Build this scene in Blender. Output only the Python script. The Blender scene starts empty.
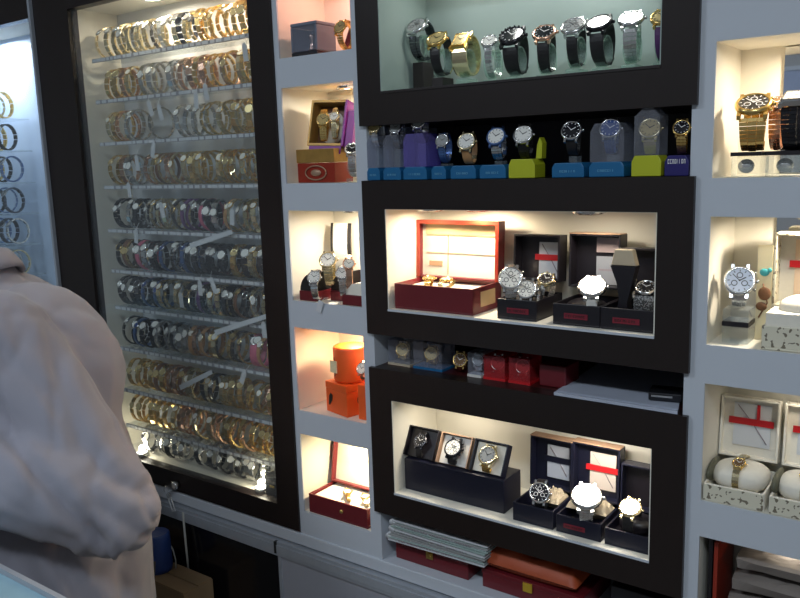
import bpy, math, random
from mathutils import Vector, Matrix, noise
random.seed(7)
PI = math.pi; R = math.radians
col = bpy.context.scene.collection
CAM = Vector((0, -1.05, 1.55)); YAW, PITCH, ROLL, FPX = 0.630686, 0.171348, 0.0317868, 799.7

def _basis():
    cy, sy, cp, sp = math.cos(YAW), math.sin(YAW), math.cos(PITCH), math.sin(PITCH)
    f = Vector((-sy*cp, cy*cp, -sp)); rt = Vector((cy, sy, 0)); dn = f.cross(rt)
    cr, sr = math.cos(ROLL), math.sin(ROLL)
    return rt*cr + dn*sr, dn*cr - rt*sr, f
RT, DN, FW = _basis()
def ray(px, py): return RT*((px-400)/800) + DN*((py-299)/800) + FW
def seen(px, py, depth): return CAM + ray(px, py)*depth
def onplane(px, py, Y):
    r = ray(px, py); return CAM + r*((Y-CAM.y)/r.y)

# ---------------------------------------------------------------- materials
MATS = {}
def mat(name, c, rough=.5, metal=0., vary=.08, scale=30., spec=.5, coat=0., bump=0., trans=0., alpha=1., sheen=0.):
    if name in MATS: return MATS[name]
    m = bpy.data.materials.new(name); m.use_nodes = True; nt = m.node_tree
    b = nt.nodes['Principled BSDF']
    b.inputs['Roughness'].default_value = rough; b.inputs['Metallic'].default_value = metal
    b.inputs['Specular IOR Level'].default_value = spec; b.inputs['Coat Weight'].default_value = coat
    b.inputs['Transmission Weight'].default_value = trans; b.inputs['Alpha'].default_value = alpha
    b.inputs['Sheen Weight'].default_value = sheen
    tc = nt.nodes.new('ShaderNodeTexCoord'); n = nt.nodes.new('ShaderNodeTexNoise')
    n.inputs['Scale'].default_value = scale; n.inputs['Detail'].default_value = 4
    nt.links.new(tc.outputs['Object'], n.inputs['Vector'])
    mx = nt.nodes.new('ShaderNodeMix'); mx.data_type = 'RGBA'
    mx.inputs[6].default_value = (*[x*(1-vary) for x in c], 1); mx.inputs[7].default_value = (*[min(1, x*(1+vary)) for x in c], 1)
    nt.links.new(n.outputs['Fac'], mx.inputs[0]); nt.links.new(mx.outputs[2], b.inputs['Base Color'])
    if bump:
        bp = nt.nodes.new('ShaderNodeBump'); bp.inputs['Strength'].default_value = bump; bp.inputs['Distance'].default_value = .002
        nt.links.new(n.outputs['Fac'], bp.inputs['Height']); nt.links.new(bp.outputs['Normal'], b.inputs['Normal'])
    MATS[name] = m; return m
def emit(name, c, s):
    m = bpy.data.materials.new(name); m.use_nodes = True; nt = m.node_tree; nt.nodes.clear()
    e = nt.nodes.new('ShaderNodeEmission'); e.inputs[0].default_value = (*c, 1); e.inputs[1].default_value = s
    o = nt.nodes.new('ShaderNodeOutputMaterial'); nt.links.new(e.outputs[0], o.inputs[0]); MATS[name] = m; return m
def clear(name, c=(1, 1, 1), haze=.05, hazec=(.8, .85, .9), refl=1., rough=.03, ior=1.45):
    """thin clear sheet: see-through, fresnel reflection, a little dust"""
    m = bpy.data.materials.new(name); m.use_nodes = True; nt = m.node_tree; nt.nodes.clear()
    N = nt.nodes.new; L = nt.links.new
    t = N('ShaderNodeBsdfTransparent'); t.inputs[0].default_value = (*c, 1)
    g = N('ShaderNodeBsdfGlossy'); g.inputs['Roughness'].default_value = rough; g.inputs[0].default_value = (refl, refl, refl, 1)
    lw = N('ShaderNodeLayerWeight'); lw.inputs[0].default_value = .5
    pw = N('ShaderNodeMath'); pw.operation = 'POWER'; pw.inputs[1].default_value = 5; L(lw.outputs['Facing'], pw.inputs[0])
    fr = N('ShaderNodeMath'); fr.operation = 'MULTIPLY_ADD'; fr.inputs[1].default_value = .85; fr.inputs[2].default_value = .035; L(pw.outputs[0], fr.inputs[0])
    m1 = N('ShaderNodeMixShader'); L(fr.outputs[0], m1.inputs[0]); L(t.outputs[0], m1.inputs[1]); L(g.outputs[0], m1.inputs[2])
    d = N('ShaderNodeBsdfDiffuse'); d.inputs[0].default_value = (*hazec, 1)
    tc = N('ShaderNodeTexCoord'); n = N('ShaderNodeTexNoise'); n.inputs['Scale'].default_value = 6; n.inputs['Detail'].default_value = 5
    L(tc.outputs['Object'], n.inputs['Vector'])
    mm = N('ShaderNodeMath'); mm.operation = 'MULTIPLY'; mm.inputs[1].default_value = haze*2; L(n.outputs['Fac'], mm.inputs[0])
    m2 = N('ShaderNodeMixShader'); L(mm.outputs[0], m2.inputs[0]); L(m1.outputs[0], m2.inputs[1]); L(d.outputs[0], m2.inputs[2])
    o = N('ShaderNodeOutputMaterial'); L(m2.outputs[0], o.inputs[0]); MATS[name] = m; return m
def wood(name, a, b, rough=.25):
    m = mat(name, a, rough); nt = m.node_tree; bs = nt.nodes['Principled BSDF']
    w = nt.nodes.new('ShaderNodeTexNoise'); w.inputs['Scale'].default_value = 14; w.inputs['Detail'].default_value = 6
    tc = nt.nodes.new('ShaderNodeTexCoord'); mp = nt.nodes.new('ShaderNodeMapping'); mp.inputs['Scale'].default_value = (8, 8, .6)
    nt.links.new(tc.outputs['Object'], mp.inputs[0]); nt.links.new(mp.outputs[0], w.inputs['Vector'])
    mx = nt.nodes.new('ShaderNodeMix'); mx.data_type = 'RGBA'; mx.inputs[6].default_value = (*a, 1); mx.inputs[7].default_value = (*b, 1)
    nt.links.new(w.outputs['Fac'], mx.inputs[0]); nt.links.new(mx.outputs[2], bs.inputs['Base Color']); return m
def spotted(name, base, dot, scale=110., thr=.42):
    m = mat(name, base, .45); nt = m.node_tree; bs = nt.nodes['Principled BSDF']
    tc = nt.nodes.new('ShaderNodeTexCoord'); v = nt.nodes.new('ShaderNodeTexNoise'); v.inputs['Scale'].default_value = scale; v.inputs['Detail'].default_value = 1
    nt.links.new(tc.outputs['Object'], v.inputs['Vector'])
    cr = nt.nodes.new('ShaderNodeValToRGB'); cr.color_ramp.interpolation = 'CONSTANT'
    cr.color_ramp.elements[0].color = (*dot, 1); cr.color_ramp.elements[1].position = thr; cr.color_ramp.elements[1].color = (*base, 1)
    nt.links.new(v.outputs['Fac'], cr.inputs[0]); nt.links.new(cr.outputs[0], bs.inputs['Base Color']); return m

white = mat('white_laminate', (.56, .60, .66), .38, vary=.03, scale=8)
cream = mat('cream_board', (.80, .77, .68), .55, vary=.04, scale=10)
ivory = mat('ivory_fabric', (.82, .78, .68), .8, vary=.05, bump=.2, scale=200)
dark = wood('dark_brown_laminate', (.010, .006, .0055), (.016, .009, .0075), .38)
dark2 = mat('dark_interior', (.022, .016, .016), .45)
maroonlam = mat('maroon_laminate', (.05, .008, .008), .3)
blackgloss = mat('black_gloss_panel', (.008, .007, .008), .15)
greyp = mat('grey_door_panel', (.36, .37, .42), .45, vary=.03)
alu = mat('brushed_aluminium', (.42, .45, .50), .5, .3, vary=.1, scale=60)
alud = mat('aluminium_shadow_gap', (.05, .05, .055), .5)
green = mat('pale_green_board', (.34, .42, .39), .5, vary=.05, scale=8)
gold = mat('gold_metal', (.86, .60, .22), .24, 1., vary=.1, scale=300)
goldp = mat('pale_gold_metal', (.86, .74, .46), .24, 1., vary=.1, scale=300)
rose = mat('rose_gold_metal', (.80, .50, .36), .25, 1., vary=.1)
silver = mat('steel_metal', (.72, .72, .72), .22, 1., vary=.1, scale=300)
gun = mat('gunmetal', (.14, .14, .16), .25, 1.)
blkm = mat('black_metal', (.03, .03, .035), .22, .6)
bluem = mat('blue_metal', (.10, .18, .40), .3, .7)
leab = mat('black_leather', (.012, .011, .012), .4, bump=.2, scale=400)
leabr = mat('brown_leather', (.16, .07, .03), .5, bump=.2, scale=400)
leatan = mat('tan_leather', (.45, .24, .10), .5, bump=.2, scale=400)
leap = mat('purple_leather', (.10, .03, .14), .5)
leapk = mat('pink_leather', (.55, .12, .20), .5)
lewh = mat('white_leather', (.75, .73, .68), .45)
leagr = mat('grey_leather', (.20, .22, .24), .5)
dwh = mat('white_dial', (.86, .85, .80), .25, vary=.02, coat=1)
dsun = mat('polished_silver_dial', (.85, .84, .80), .16, .9, vary=.02, coat=1)
dbk = mat('black_dial', (.015, .015, .02), .15, coat=1)
dgd = mat('gold_dial', (.72, .56, .25), .3, .5, coat=1)
dbl = mat('blue_dial', (.04, .08, .25), .2, coat=1)
dgr = mat('grey_dial', (.35, .36, .36), .25, coat=1)
dbr = mat('brown_dial', (.16, .09, .04), .25, coat=1)
inkb = mat('black_ink', (.01, .01, .01), .4)
inkw = mat('white_ink', (.8, .8, .8), .4)
red = mat('red_ribbon', (.55, .015, .02), .35)
redl = mat('red_label', (.20, .015, .03), .4)
maroon = mat('maroon_box_card', (.14, .012, .018), .35)
redlac = mat('red_lacquer', (.30, .03, .015), .3)
orange = mat('orange_card', (.85, .12, .02), .4, vary=.1)
yellow = mat('acid_yellow_plastic', (.46, .50, .02), .4)
teal = mat('bright_blue_plastic', (.012, .13, .30), .35)
navy = mat('navy_card', (.006, .007, .020), .4)
navyb = mat('violet_navy_plastic', (.02, .015, .13), .4)
blackb = mat('black_box_card', (.010, .008, .012), .4)
purple = mat('purple_satin', (.22, .02, .26), .4)
violet = mat('violet_plastic', (.10, .05, .32), .35)
paper = mat('white_paper', (.62, .64, .67), .6, vary=.05, scale=20)
paperb = mat('blue_white_card', (.40, .46, .62), .35, vary=.1)
beige = mat('beige_satin', (.50, .42, .30), .55, vary=.15, bump=.3, scale=40)
tan_b = mat('tan_board', (.55, .38, .20), .5)
goldfoil = mat('gold_foil_card', (.42, .24, .06), .4, .4, vary=.3, scale=60)
copper = mat('lid_edge_bronze', (.45, .28, .18), .35, .3)
brasst = mat('brass', (.7, .5, .15), .3, .9)
carton = mat('brown_cardboard', (.36, .24, .13), .8, bump=.2)
blueroll = mat('blue_woven_plastic', (.02, .06, .26), .5, bump=.3, scale=200)
cablem = mat('white_cable', (.55, .55, .52), .5)
skinm = mat('skin', (.38, .20, .12), .5)
hairm = mat('black_hair', (.008, .007, .006), .45, bump=.5, scale=200)
shirtm = mat('pale_pink_cotton', (.29, .285, .335), .85, vary=.04, scale=25, bump=.1, sheen=.2)
trousm = mat('charcoal_trousers', (.03, .03, .035), .85)
shoem = mat('black_shoe_leather', (.01, .01, .01), .3)
glass = clear('display_glass', (.96, .98, .98), .035, (.70, .76, .82))
acry = clear('clear_acrylic', (.93, .96, .97), .10, (.75, .82, .85))
acryg = clear('clear_green_acrylic', (.86, .95, .90), .22, (.6, .78, .70))
plastic = clear('clear_plastic_cover', (.88, .90, .95), .15, (.6, .62, .72), rough=.08)
plasticv = clear('violet_tinted_cover', (.55, .50, .90), .28, (.35, .30, .80), rough=.1)
plasticr = clear('red_tinted_cover', (.95, .35, .35), .45, (.6, .05, .06), rough=.1)
mirror = mat('mirror', (.80, .82, .84), .02, 1., vary=0)
lampe = emit('lamp_lens_glow', (1, .93, .78), 18)
ceile = emit('ceiling_panel_glow', (.85, .93, 1), 2.2)
floral = spotted('cream_floral_card', (.72, .68, .54), (.20, .17, .12), 150, .40)
brace = spotted('patterned_steel_strap', (.03, .03, .03), (.22, .22, .22), 500, .47)

# ---------------------------------------------------------------- mesh builder
class MB:
    def __init__(s): s.v = []; s.f = []; s.sm = []
    def add(s, vs, fs, M=None, smooth=False):
        n = len(s.v); s.v += [tuple((M @ Vector(v)) if M else v) for v in vs]
        s.f += [tuple(i+n for i in f) for f in fs]; s.sm += [smooth]*len(fs); return s
    def box(s, x0, x1, y0, y1, z0, z1, M=None):
        return s.add([(x0,y0,z0),(x1,y0,z0),(x1,y1,z0),(x0,y1,z0),(x0,y0,z1),(x1,y0,z1),(x1,y1,z1),(x0,y1,z1)],
                     [(0,3,2,1),(4,5,6,7),(0,1,5,4),(1,2,6,5),(2,3,7,6),(3,0,4,7)], M)
    def quad(s, a, b, c, d, M=None): return s.add([a, b, c, d], [(0, 1, 2, 3)], M)
    def prism(s, pts, y0, y1, M=None):   # pts in (x,z), extruded along y
        n = len(pts); vs = [(x, y0, z) for x, z in pts] + [(x, y1, z) for x, z in pts]
        fs = [tuple(range(n)), tuple(range(2*n-1, n-1, -1))] + [(i, i+n, (i+1) % n+n, (i+1) % n) for i in range(n)]
        return s.add(vs, fs, M)
    def lathe(s, prof, M=None, n=24, cap=True):
        vs = []; fs = []
        for r, z in prof:
            for k in range(n): a = 2*PI*k/n; vs.append((r*math.cos(a), r*math.sin(a), z))
        for j in range(len(prof)-1):
            for k in range(n): fs.append((j*n+k, j*n+(k+1) % n, (j+1)*n+(k+1) % n, (j+1)*n+k))
        s.add(vs, fs, M, True)
        if cap: s.f += [tuple(i+len(s.v)-len(vs) for i in f) for f in (range(n-1, -1, -1), range((len(prof)-1)*n, len(prof)*n))]; s.sm += [False, False]
        return s
    def tube(s, pts, r, n=8, M=None):
        pts = [Vector(p) for p in pts]; vs = []; fs = []; m = len(pts)
        for i, p in enumerate(pts):
            d = (pts[min(i+1, m-1)] - pts[max(i-1, 0)]).normalized()
            a = d.orthogonal().normalized() if i == 0 else (pa - d*pa.dot(d)).normalized()
            pa = a; b = d.cross(a); rr = r[i] if isinstance(r, (list, tuple)) else r
            for k in range(n): t = 2*PI*k/n; vs.append(tuple(p + (a*math.cos(t) + b*math.sin(t))*rr))
        for i in range(m-1):
            for k in range(n): fs.append((i*n+k, i*n+(k+1) % n, (i+1)*n+(k+1) % n, (i+1)*n+k))
        fs.append(tuple(range(n-1, -1, -1))); fs.append(tuple(range((m-1)*n, m*n)))
        return s.add(vs, fs, M, True)
    def ellipsoid(s, c, r, n=20, m=12, M=None, e=1.):
        vs = []; fs = []
        def pw(x): return math.copysign(abs(x)**e, x)
        for j in range(m+1):
            t = -PI/2 + PI*j/m
            for k in range(n):
                a = 2*PI*k/n
                vs.append((c[0]+r[0]*pw(math.cos(t))*pw(math.cos(a)), c[1]+r[1]*pw(math.cos(t))*pw(math.sin(a)), c[2]+r[2]*pw(math.sin(t))))
        for j in range(m):
            for k in range(n): fs.append((j*n+k, j*n+(k+1) % n, (j+1)*n+(k+1) % n, (j+1)*n+k))
        return s.add(vs, fs, M, True)
    def mesh(s, name, m):
        me = bpy.data.meshes.new(name); me.from_pydata(s.v, [], s.f)
        me.polygons.foreach_set('use_smooth', s.sm); me.materials.append(m); me.update(); return me
    def build(s, name, m, parent=None, bevel=0, label=None):
        o = bpy.data.objects.new(name, s.mesh(name, m)); col.objects.link(o)
        if parent: o.parent = parent
        if bevel:
            b = o.modifiers.new('b', 'BEVEL'); b.width = bevel; b.segments = 2; b.limit_method = 'ANGLE'
        if label: o['label'] = label
        return o
def tag(o, label, cat, group=None, kind=None):
    o['label'] = label; o['category'] = cat
    if group: o['group'] = group
    if kind: o['kind'] = kind
    return o
def thing(name, label, cat, loc=(0, 0, 0), rz=0, group=None, rot=None):
    o = bpy.data.objects.new(name, None); col.objects.link(o); o.location = loc
    o.rotation_euler = rot if rot else (0, 0, rz); o.empty_display_size = .02
    return tag(o, label, cat, group)
def link(name, me, parent, loc=(0, 0, 0)):
    o = bpy.data.objects.new(name, me); col.objects.link(o); o.parent = parent; o.location = loc; return o
def struct(mb, name, m, bevel=0):
    o = mb.build(name, m, None, bevel); o['kind'] = 'structure'; return o
def box(x0, x1, y0, y1, z0, z1, M=None): return MB().box(x0, x1, y0, y1, z0, z1, M)

GLARES = []
# ---------------------------------------------------------------- watches
CACHE = {}; FACE = {}
def cached(key, fn):
    if key not in CACHE: CACHE[key] = fn()
    return CACHE[key]
def loop_pt(ry, rz, a): return Vector((0, -ry*math.cos(a), rz + rz*math.sin(a)))
def strap_mesh(ry, rz, w, t, n, kind, th, gap, m, detail):
    b = MB(); a0, a1 = th+gap, th+2*PI-gap
    def cross(a, ww, k=1.):
        p = loop_pt(ry, rz, a); q = Vector((0, -math.cos(a), math.sin(a)))*t*k
        return p, q
    if kind == 'link':
        for i in range(n):
            s0 = a0 + (a1-a0)*(i+.05)/n; s1 = a0 + (a1-a0)*(i+.93)/n
            tp = 1 - .22*min(1, 2*min(i, n-1-i)/n*1.3)
            cols = [(-.5, -.19, .8), (-.17, .17, 1.15), (.19, .5, .8)] if detail else [(-.5, .5, 1)]
            for c0, c1, k in cols:
                p0, q0 = cross(s0, w, k); p1, q1 = cross(s1, w, k)
                vs = []
                for x in (c0*w*tp, c1*w*tp):
                    for p, q in ((p0, q0), (p1, q1)):
                        for g in (-.4, .6): vs.append((x, (p+q*g).y, (p+q*g).z))
                b.add(vs, [(0,1,3,2),(4,6,7,5),(0,4,5,1),(2,3,7,6),(1,5,7,3),(0,2,6,4)])
    else:
        m_ = max(n, 24); vs = []; fs = []
        for i in range(m_+1):
            a = a0 + (a1-a0)*i/m_; p, q = cross(a, w)
            tp = 1 - (.18*min(1, 3*min(i, m_-i)/m_) if kind != 'bangle' else 0)
            for x, g in ((-.5, -.3), (-.5, .3), (-.42, .6), (.42, .6), (.5, .3), (.5, -.3)):
                vs.append((x*w*tp, (p+q*g).y, (p+q*g).z))
        for i in range(m_):
            for k in range(6): fs.append((i*6+k, i*6+(k+1) % 6, i*6+6+(k+1) % 6, i*6+6+k))
        fs += [tuple(range(6)), tuple(range(m_*6+5, m_*6-1, -1))]
        b.add(vs, fs)
    return b.mesh('strap', m)
def case_matrix(ry, rz, th, off):
    n = Vector((0, -math.cos(th), math.sin(th))); v = Vector((0, math.sin(th), math.cos(th))); p = loop_pt(ry, rz, th)+n*off
    return Matrix(((1, v.x, n.x, p.x), (0, v.y, n.y, p.y), (0, v.z, n.z, p.z), (0, 0, 0, 1)))
def watch(label, loc, strap=silver, case=None, dial=dwh, r=.018, ry=.026, rz=.031, th=R(40), w=.018, t=.0028, kind='link',
          rot=0, tilt=0, group=None, detail=True, square=False, chrono=False, gems=False, name='wristwatch', tz=0):
    case = case or strap
    if detail and tz < 0: rot, tz = rot-tz*1.3, 0
    o = thing(name, label, 'watch', loc, 0, group, rot=(tilt, tz, rot))
    FACE[label] = (ry, rz, th, r*.42); h = r*.42; gap = r*.92/max(ry, rz); nl = 30 if detail else 14
    kk = (round(ry, 4), round(rz, 4), round(w, 4), t, nl, kind, round(th, 2), round(r, 4))
    link('strap', cached(('s', strap.name)+kk, lambda: strap_mesh(ry, rz, w, t, nl, kind, th, gap, strap, detail)), o)
    M = case_matrix(ry, rz, th, -h*.35); ns = 28 if detail else 12
    def mk_case():
        b = MB()
        if square:
            x, y = r*.78, r*.95
            b.box(-x, x, -y, y, 0, h*.7, M); b.box(-x*.86, x*.86, -y*.88, -y*.8, h*.7, h, M); b.box(-x*.86, x*.86, y*.8, y*.88, h*.7, h, M)
            b.box(-x*.9, -x*.8, -y*.88, y*.88, h*.7, h, M); b.box(x*.8, x*.9, -y*.88, y*.88, h*.7, h, M)
        else:
            b.lathe([(r*.82, 0), (r*.97, h*.2), (r, h*.35), (r, h*.7), (r*.93, h*.95), (r*.82, h), (r*.80, h*.8)], M, ns)
        if detail:
            for sx in (-1, 1):
                for sy in (-1, 1): b.box(sx*w*.5-r*.1, sx*w*.5+r*.1, *sorted((sy*r*.55, sy*r*1.15)), -h*.15, h*.55, M)
        if gems:
            for k in range(16):
                a = 2*PI*k/16; b.ellipsoid((r*.9*math.cos(a), r*.9*math.sin(a), h*1.0), (r*.085,)*3, 6, 4, M)
        return b.mesh('case', case)
    c = link('case', cached(('c', case.name, square, gems, round(r, 4), detail)+kk, mk_case), o)
    def mk_dial():
        b = MB(); z = h*.86
        if square: b.box(-r*.63, r*.63, -r*.77, r*.77, z-.0004, z, M)
        else: b.lathe([(r*.8, z-.0004), (r*.8, z)], M, ns)
        return b.mesh('dial', dial)
    d = link('dial', cached(('d', dial.name, square, round(r, 4), detail)+kk, mk_dial), o)
    if detail:
        ink = inkw if dial in (dbk, dbl, dbr) else inkb
        def mk_hands():
            b = MB(); z = h*.88
            for a, l, ww in ((R(-60), .45, .07), (R(45), .62, .05)):
                b.box(-r*ww/2, r*ww/2, 0, r*l, z, z+.0003, M @ Matrix.Rotation(a, 4, 'Z'))
            b.lathe([(r*.06, z), (r*.06, z+.0006)], M, 8); return b.mesh('hands', ink)
        link('hands', cached(('h', ink.name)+kk, mk_hands), d)
        def mk_marks():
            b = MB(); z = h*.87
            for k in range(12): b.box(-r*.025, r*.025, r*.6, r*.74, z, z+.0003, M @ Matrix.Rotation(2*PI*k/12, 4, 'Z'))
            if chrono:
                for a in (R(90), R(210), R(330)):
                    q = M @ Matrix.Translation((r*.36*math.cos(a), r*.36*math.sin(a), 0))
                    b.lathe([(r*.2, z), (r*.2, z+.0002), (r*.15, z+.0002), (r*.15, z)], q, 14, False)
            return b.mesh('hour_markers', ink)
        link('hour_markers', cached(('m', ink.name, chrono)+kk, mk_marks), d)
        def mk_crown():
            b = MB(); q = M @ Matrix.Translation((r*.98, 0, h*.5)) @ Matrix.Rotation(R(90), 4, 'Y')
            b.lathe([(r*.11, 0), (r*.13, r*.04), (r*.13, r*.17), (r*.09, r*.2)], q, 10)
            if chrono:
                for a in (R(32), R(-32)):
                    q2 = M @ Matrix.Translation((r*.98*math.cos(a), r*.98*math.sin(a), h*.5)) @ Matrix.Rotation(a, 4, 'Z') @ Matrix.Rotation(R(90), 4, 'Y')
                    b.lathe([(r*.07, 0), (r*.09, r*.12), (r*.09, r*.18)], q2, 8)
            return b.mesh('crown', case)
        link('crown', cached(('k', case.name, chrono)+kk, mk_crown), o)
        def mk_clasp():
            a = th+PI; p = loop_pt(ry, rz, a); n = Vector((0, -math.cos(a), math.sin(a)))
            b = MB(); q = case_matrix(ry, rz, a, 0); b.box(-w*.42, w*.42, -.007, .007, -t*.3, t*.8, q); return b.mesh('clasp', case)
        link('clasp', cached(('l', case.name)+kk, mk_clasp), o)
    return o
LP_ROOM = (15, 22)
P_CABTOP = .9; P_FLOOR = .35; P_C1 = .045; P_C3 = .32; P_C4 = .15; TH_A = 56; TH_B = 62; TH_C = 61
P_N1 = (.26, .42, .50, .60, .55); C_N1 = ((1, .42, .30), (1, .84, .62), (1, .86, .66), (1, .60, .32), (1, .84, .52))
P_N2 = (.2, .60, .70, .015, .0)
# ---------------------------------------------------------------- the room
RX0, RX1, RY0, RY1, RH = -3.3, 1.6, -3.2, .26, 2.75
wallp = mat('painted_wall', (.42, .42, .42), .8); ceilp = mat('ceiling_paint', (.6, .6, .6), .85); tile = mat('floor_tile', (.22, .20, .18), .3, scale=4, vary=.2)
struct(box(RX0, RX1, RY1, RY1+.1, 0, RH), 'wall_back', wallp); struct(box(RX0, RX1, RY0-.1, RY0, 0, RH), 'wall_front', wallp)
struct(box(RX0-.1, RX0, RY0, RY1, 0, RH), 'wall_left', wallp); struct(box(RX1, RX1+.1, RY0, RY1, 0, RH), 'wall_right', wallp)
struct(box(RX0, RX1, RY0, RY1, -.1, 0), 'floor', tile); struct(box(RX0, RX1, RY0, RY1, RH, RH+.1), 'ceiling', ceilp)

def area(loc, size, power, c, rot=(0, 0, 0), disk=True, sizey=None, spread=PI):
    l = bpy.data.lights.new('lamp', 'AREA'); l.energy = power; l.color = c; l.size = size; l.spread = spread
    l.shape = 'DISK' if disk else 'RECTANGLE'
    if sizey: l.size_y = sizey
    o = bpy.data.objects.new('lamp', l); col.objects.link(o); o.location = loc; o.rotation_euler = rot; return o
for i, (x, y) in enumerate([(-1.6, -1.7), (.3, -1.7)]):
    p = thing('ceiling_light_panel', ['square ceiling light panel over the left half of the shop', 'square ceiling light panel over the right half of the shop'][i], 'ceiling light', (x, y, RH-.03))
    MB().box(-.32, .32, -.32, -.3, 0, .03).box(-.32, .32, .3, .32, 0, .03).box(-.32, -.3, -.3, .3, 0, .03).box(.3, .32, -.3, .3, 0, .03).build('frame', alu, p)
    box(-.3, .3, -.3, .3, .01, .03).build('diffuser', ceile, p)
    area((x, y, RH-.05), .58, LP_ROOM[i], (.80, .90, 1), disk=False)

def puck(x, y, z, power, c=(1, .85, .62), label='', r=.014, size=.024):
    p = thing('puck_light', label, 'light', (x, y, z))
    MB().lathe([(r*1.35, 0), (r*1.35, -.004), (r*1.1, -.006), (r, -.004), (r, 0)], None, 20, False).build('bezel', silver, p)
    MB().lathe([(r, -.0035), (r*.5, -.0045), (.0005, -.005)], None, 20).build('lens', MATS[PUCK.get(label, 'lamp_lens_glow')], p)
    area((x, y, z-.008), size, power, c)
    return p
PUCK = {}

# ---------------------------------------------------------------- tall glass cabinet of bracelet watches
TOP = 2.12
def tall_cabinet(label, x0, x1, pl, pr, backc):
    """x0..x1 outside, pl/pr post widths"""
    t = thing('display_cabinet', label, 'display cabinet', (x0, 0, 0)); W_ = x1-x0
    MB().box(0, pl, -.004, .02, .85, TOP).box(W_-pr, W_, -.004, .02, .85, TOP).box(pl, W_-pr, -.004, .02, .85, .894).box(pl, W_-pr, -.004, .02, 1.893, TOP).build('frame', dark, t)
    box(.002, pl, .02, .125, .85, TOP).build('side_panel', cream, t); box(W_-pr, W_-.002, .02, .125, .85, TOP).build('side_panel', cream, t)
    box(pl, W_-pr, .12, .13, .86, TOP-.1).build('back_panel', backc, t)
    box(pl, W_-pr, .02, .12, 1.895, 1.91).build('top_panel', cream, t); box(pl, W_-pr, .02, .12, .87, .8935).build('floor_panel', cream, t)
    box(pl, W_-pr, .004, .008, .894, 1.893).build('glass_door', glass, t)
    return t
greyback = mat('grey_white_board', (.55, .57, .60), .5, vary=.05, scale=6)
bluewhite = mat('blue_white_board', (.55, .66, .85), .5, vary=.05, scale=6)
cab = tall_cabinet('tall dark framed glass cabinet packed with rows of bracelet watches', -1.755, -1.022, .130, .056, greyback)
cab0 = tall_cabinet('glass fronted cabinet with pale blue back, cut by the picture edge behind the person', -2.60, -1.757, .06, .003, bluewhite)
box(.835, .843, -.012, -.004, .85, TOP).build('edge_trim', alu, cab0)
puck(-1.40, .045, 1.894, P_CABTOP, (1, .84, .62), 'round downlight in the ceiling of the tall watch cabinet', .02)
puck(-1.20, .045, 1.894, P_CABTOP*.7, (1, .78, .55), 'second downlight in the tall watch cabinet ceiling, nearer the narrow white column', .016)
puck(-2.1, .07, 1.894, P_CABTOP*2.2, (.75, .86, 1), 'cool downlight in the ceiling of the pale blue cabinet', .016)
def floor_spot(x, y, z, power, label):
    p = thing('floor_spotlight', label, 'light', (x, y, z))
    MB().lathe([(.014, 0), (.014, .008), (.012, .010)], None, 18).build('housing', silver, p)
    MB().lathe([(.0115, .0101), (.006, .0115), (.0005, .012)], None, 18).build('lens', lampe, p)
    MB().ellipsoid((0, 0, .018), (.007, .007, .009)).build('bulb', lampe, p)
    l = bpy.data.lights.new('lamp', 'POINT'); l.energy = power; l.color = (1, .86, .6); l.shadow_soft_size = .012
    o = bpy.data.objects.new('lamp', l); col.objects.link(o); o.location = (x, y-.002, z+.036)
floor_spot(-1.148, .022, .8937, P_FLOOR, 'bright little uplight at the bottom corner of the tall cabinet beside a black box')
floor_spot(-1.535, .020, .8937, P_FLOOR*.8, 'bright little uplight on the cabinet floor next to the person')

ORD = 'first second third fourth fifth sixth seventh eighth ninth tenth eleventh twelfth thirteenth fourteenth fifteenth sixteenth seventeenth eighteenth nineteenth twentieth twenty-first twenty-second twenty-third twenty-fourth twenty-fifth'.split()
ROWN = ['top', 'second', 'third', 'fourth', 'fifth', 'sixth', 'seventh', 'eighth', 'ninth', 'tenth', 'bottom']
ROWZ = [1.820, 1.733, 1.643, 1.549, 1.453, 1.362, 1.278, 1.183, 1.084, .998, .925]
SM = dict(G=('gold', gold, goldp, dgd), g=('pale gold', goldp, gold, dwh), S=('steel', silver, silver, dwh), s=('dark steel', gun, silver, dbk), K=('black', blkm, gold, dbk),
          k=('black and steel', blkm, silver, dwh), T=('two-tone', goldp, silver, dwh), R=('rose gold', rose, rose, dbr), B=('blue', bluem, silver, dbl),
          N=('brown leather', leabr, gold, dgd), P=('pink strap', leapk, silver, dwh), V=('purple strap', leap, silver, dwh), W=('white', lewh, goldp, dwh), t=('tan leather', leatan, goldp, dwh))
ROWS = ['TTgTTgSTTsSTTsTTGGGGGGGG', 'GGGRg.gSSS.SSRRGRGGRGgGG', 'gGRSS...S...SSS.ggggGgGg', 'GGRSS.RgNgRggGGgGgGGGgGg', 'kkSkK.SgTggKVVkPkS.tgSggS', 'KNGkPSkkBkSBkkskkkGGkgGk',
        'kkksBkBgTgTKkVkggkkNsgSg', 'kkBkkSSSkSStRtGgKGKGPPtt', 'GGGGGNGRRNgggKgkggGGRGgRG', 'GGGGGGGgRRRTggRRGGGRGGGG', '.sSSSkSS.kSkSkSkSSS..']
def small_watch(kind, lab, x, z, ww, rr, group, th, y=.052, name='wristwatch'):
    nm, st, cs, dl = SM[kind]; lk = 'leather' if st in (leabr, leapk, leap, lewh, leatan) else 'link'
    return watch(lab, (x, y, z-rr), st, cs, dl, r=ww, ry=rr*.84, rz=rr, th=th, w=ww*1.25, t=.0032, kind=lk, group=group, detail=False,
                 rot=R(random.uniform(-20, 20)), tilt=R(random.uniform(-9, 9)), tz=R(random.uniform(-7, 7)), name=name)
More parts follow.
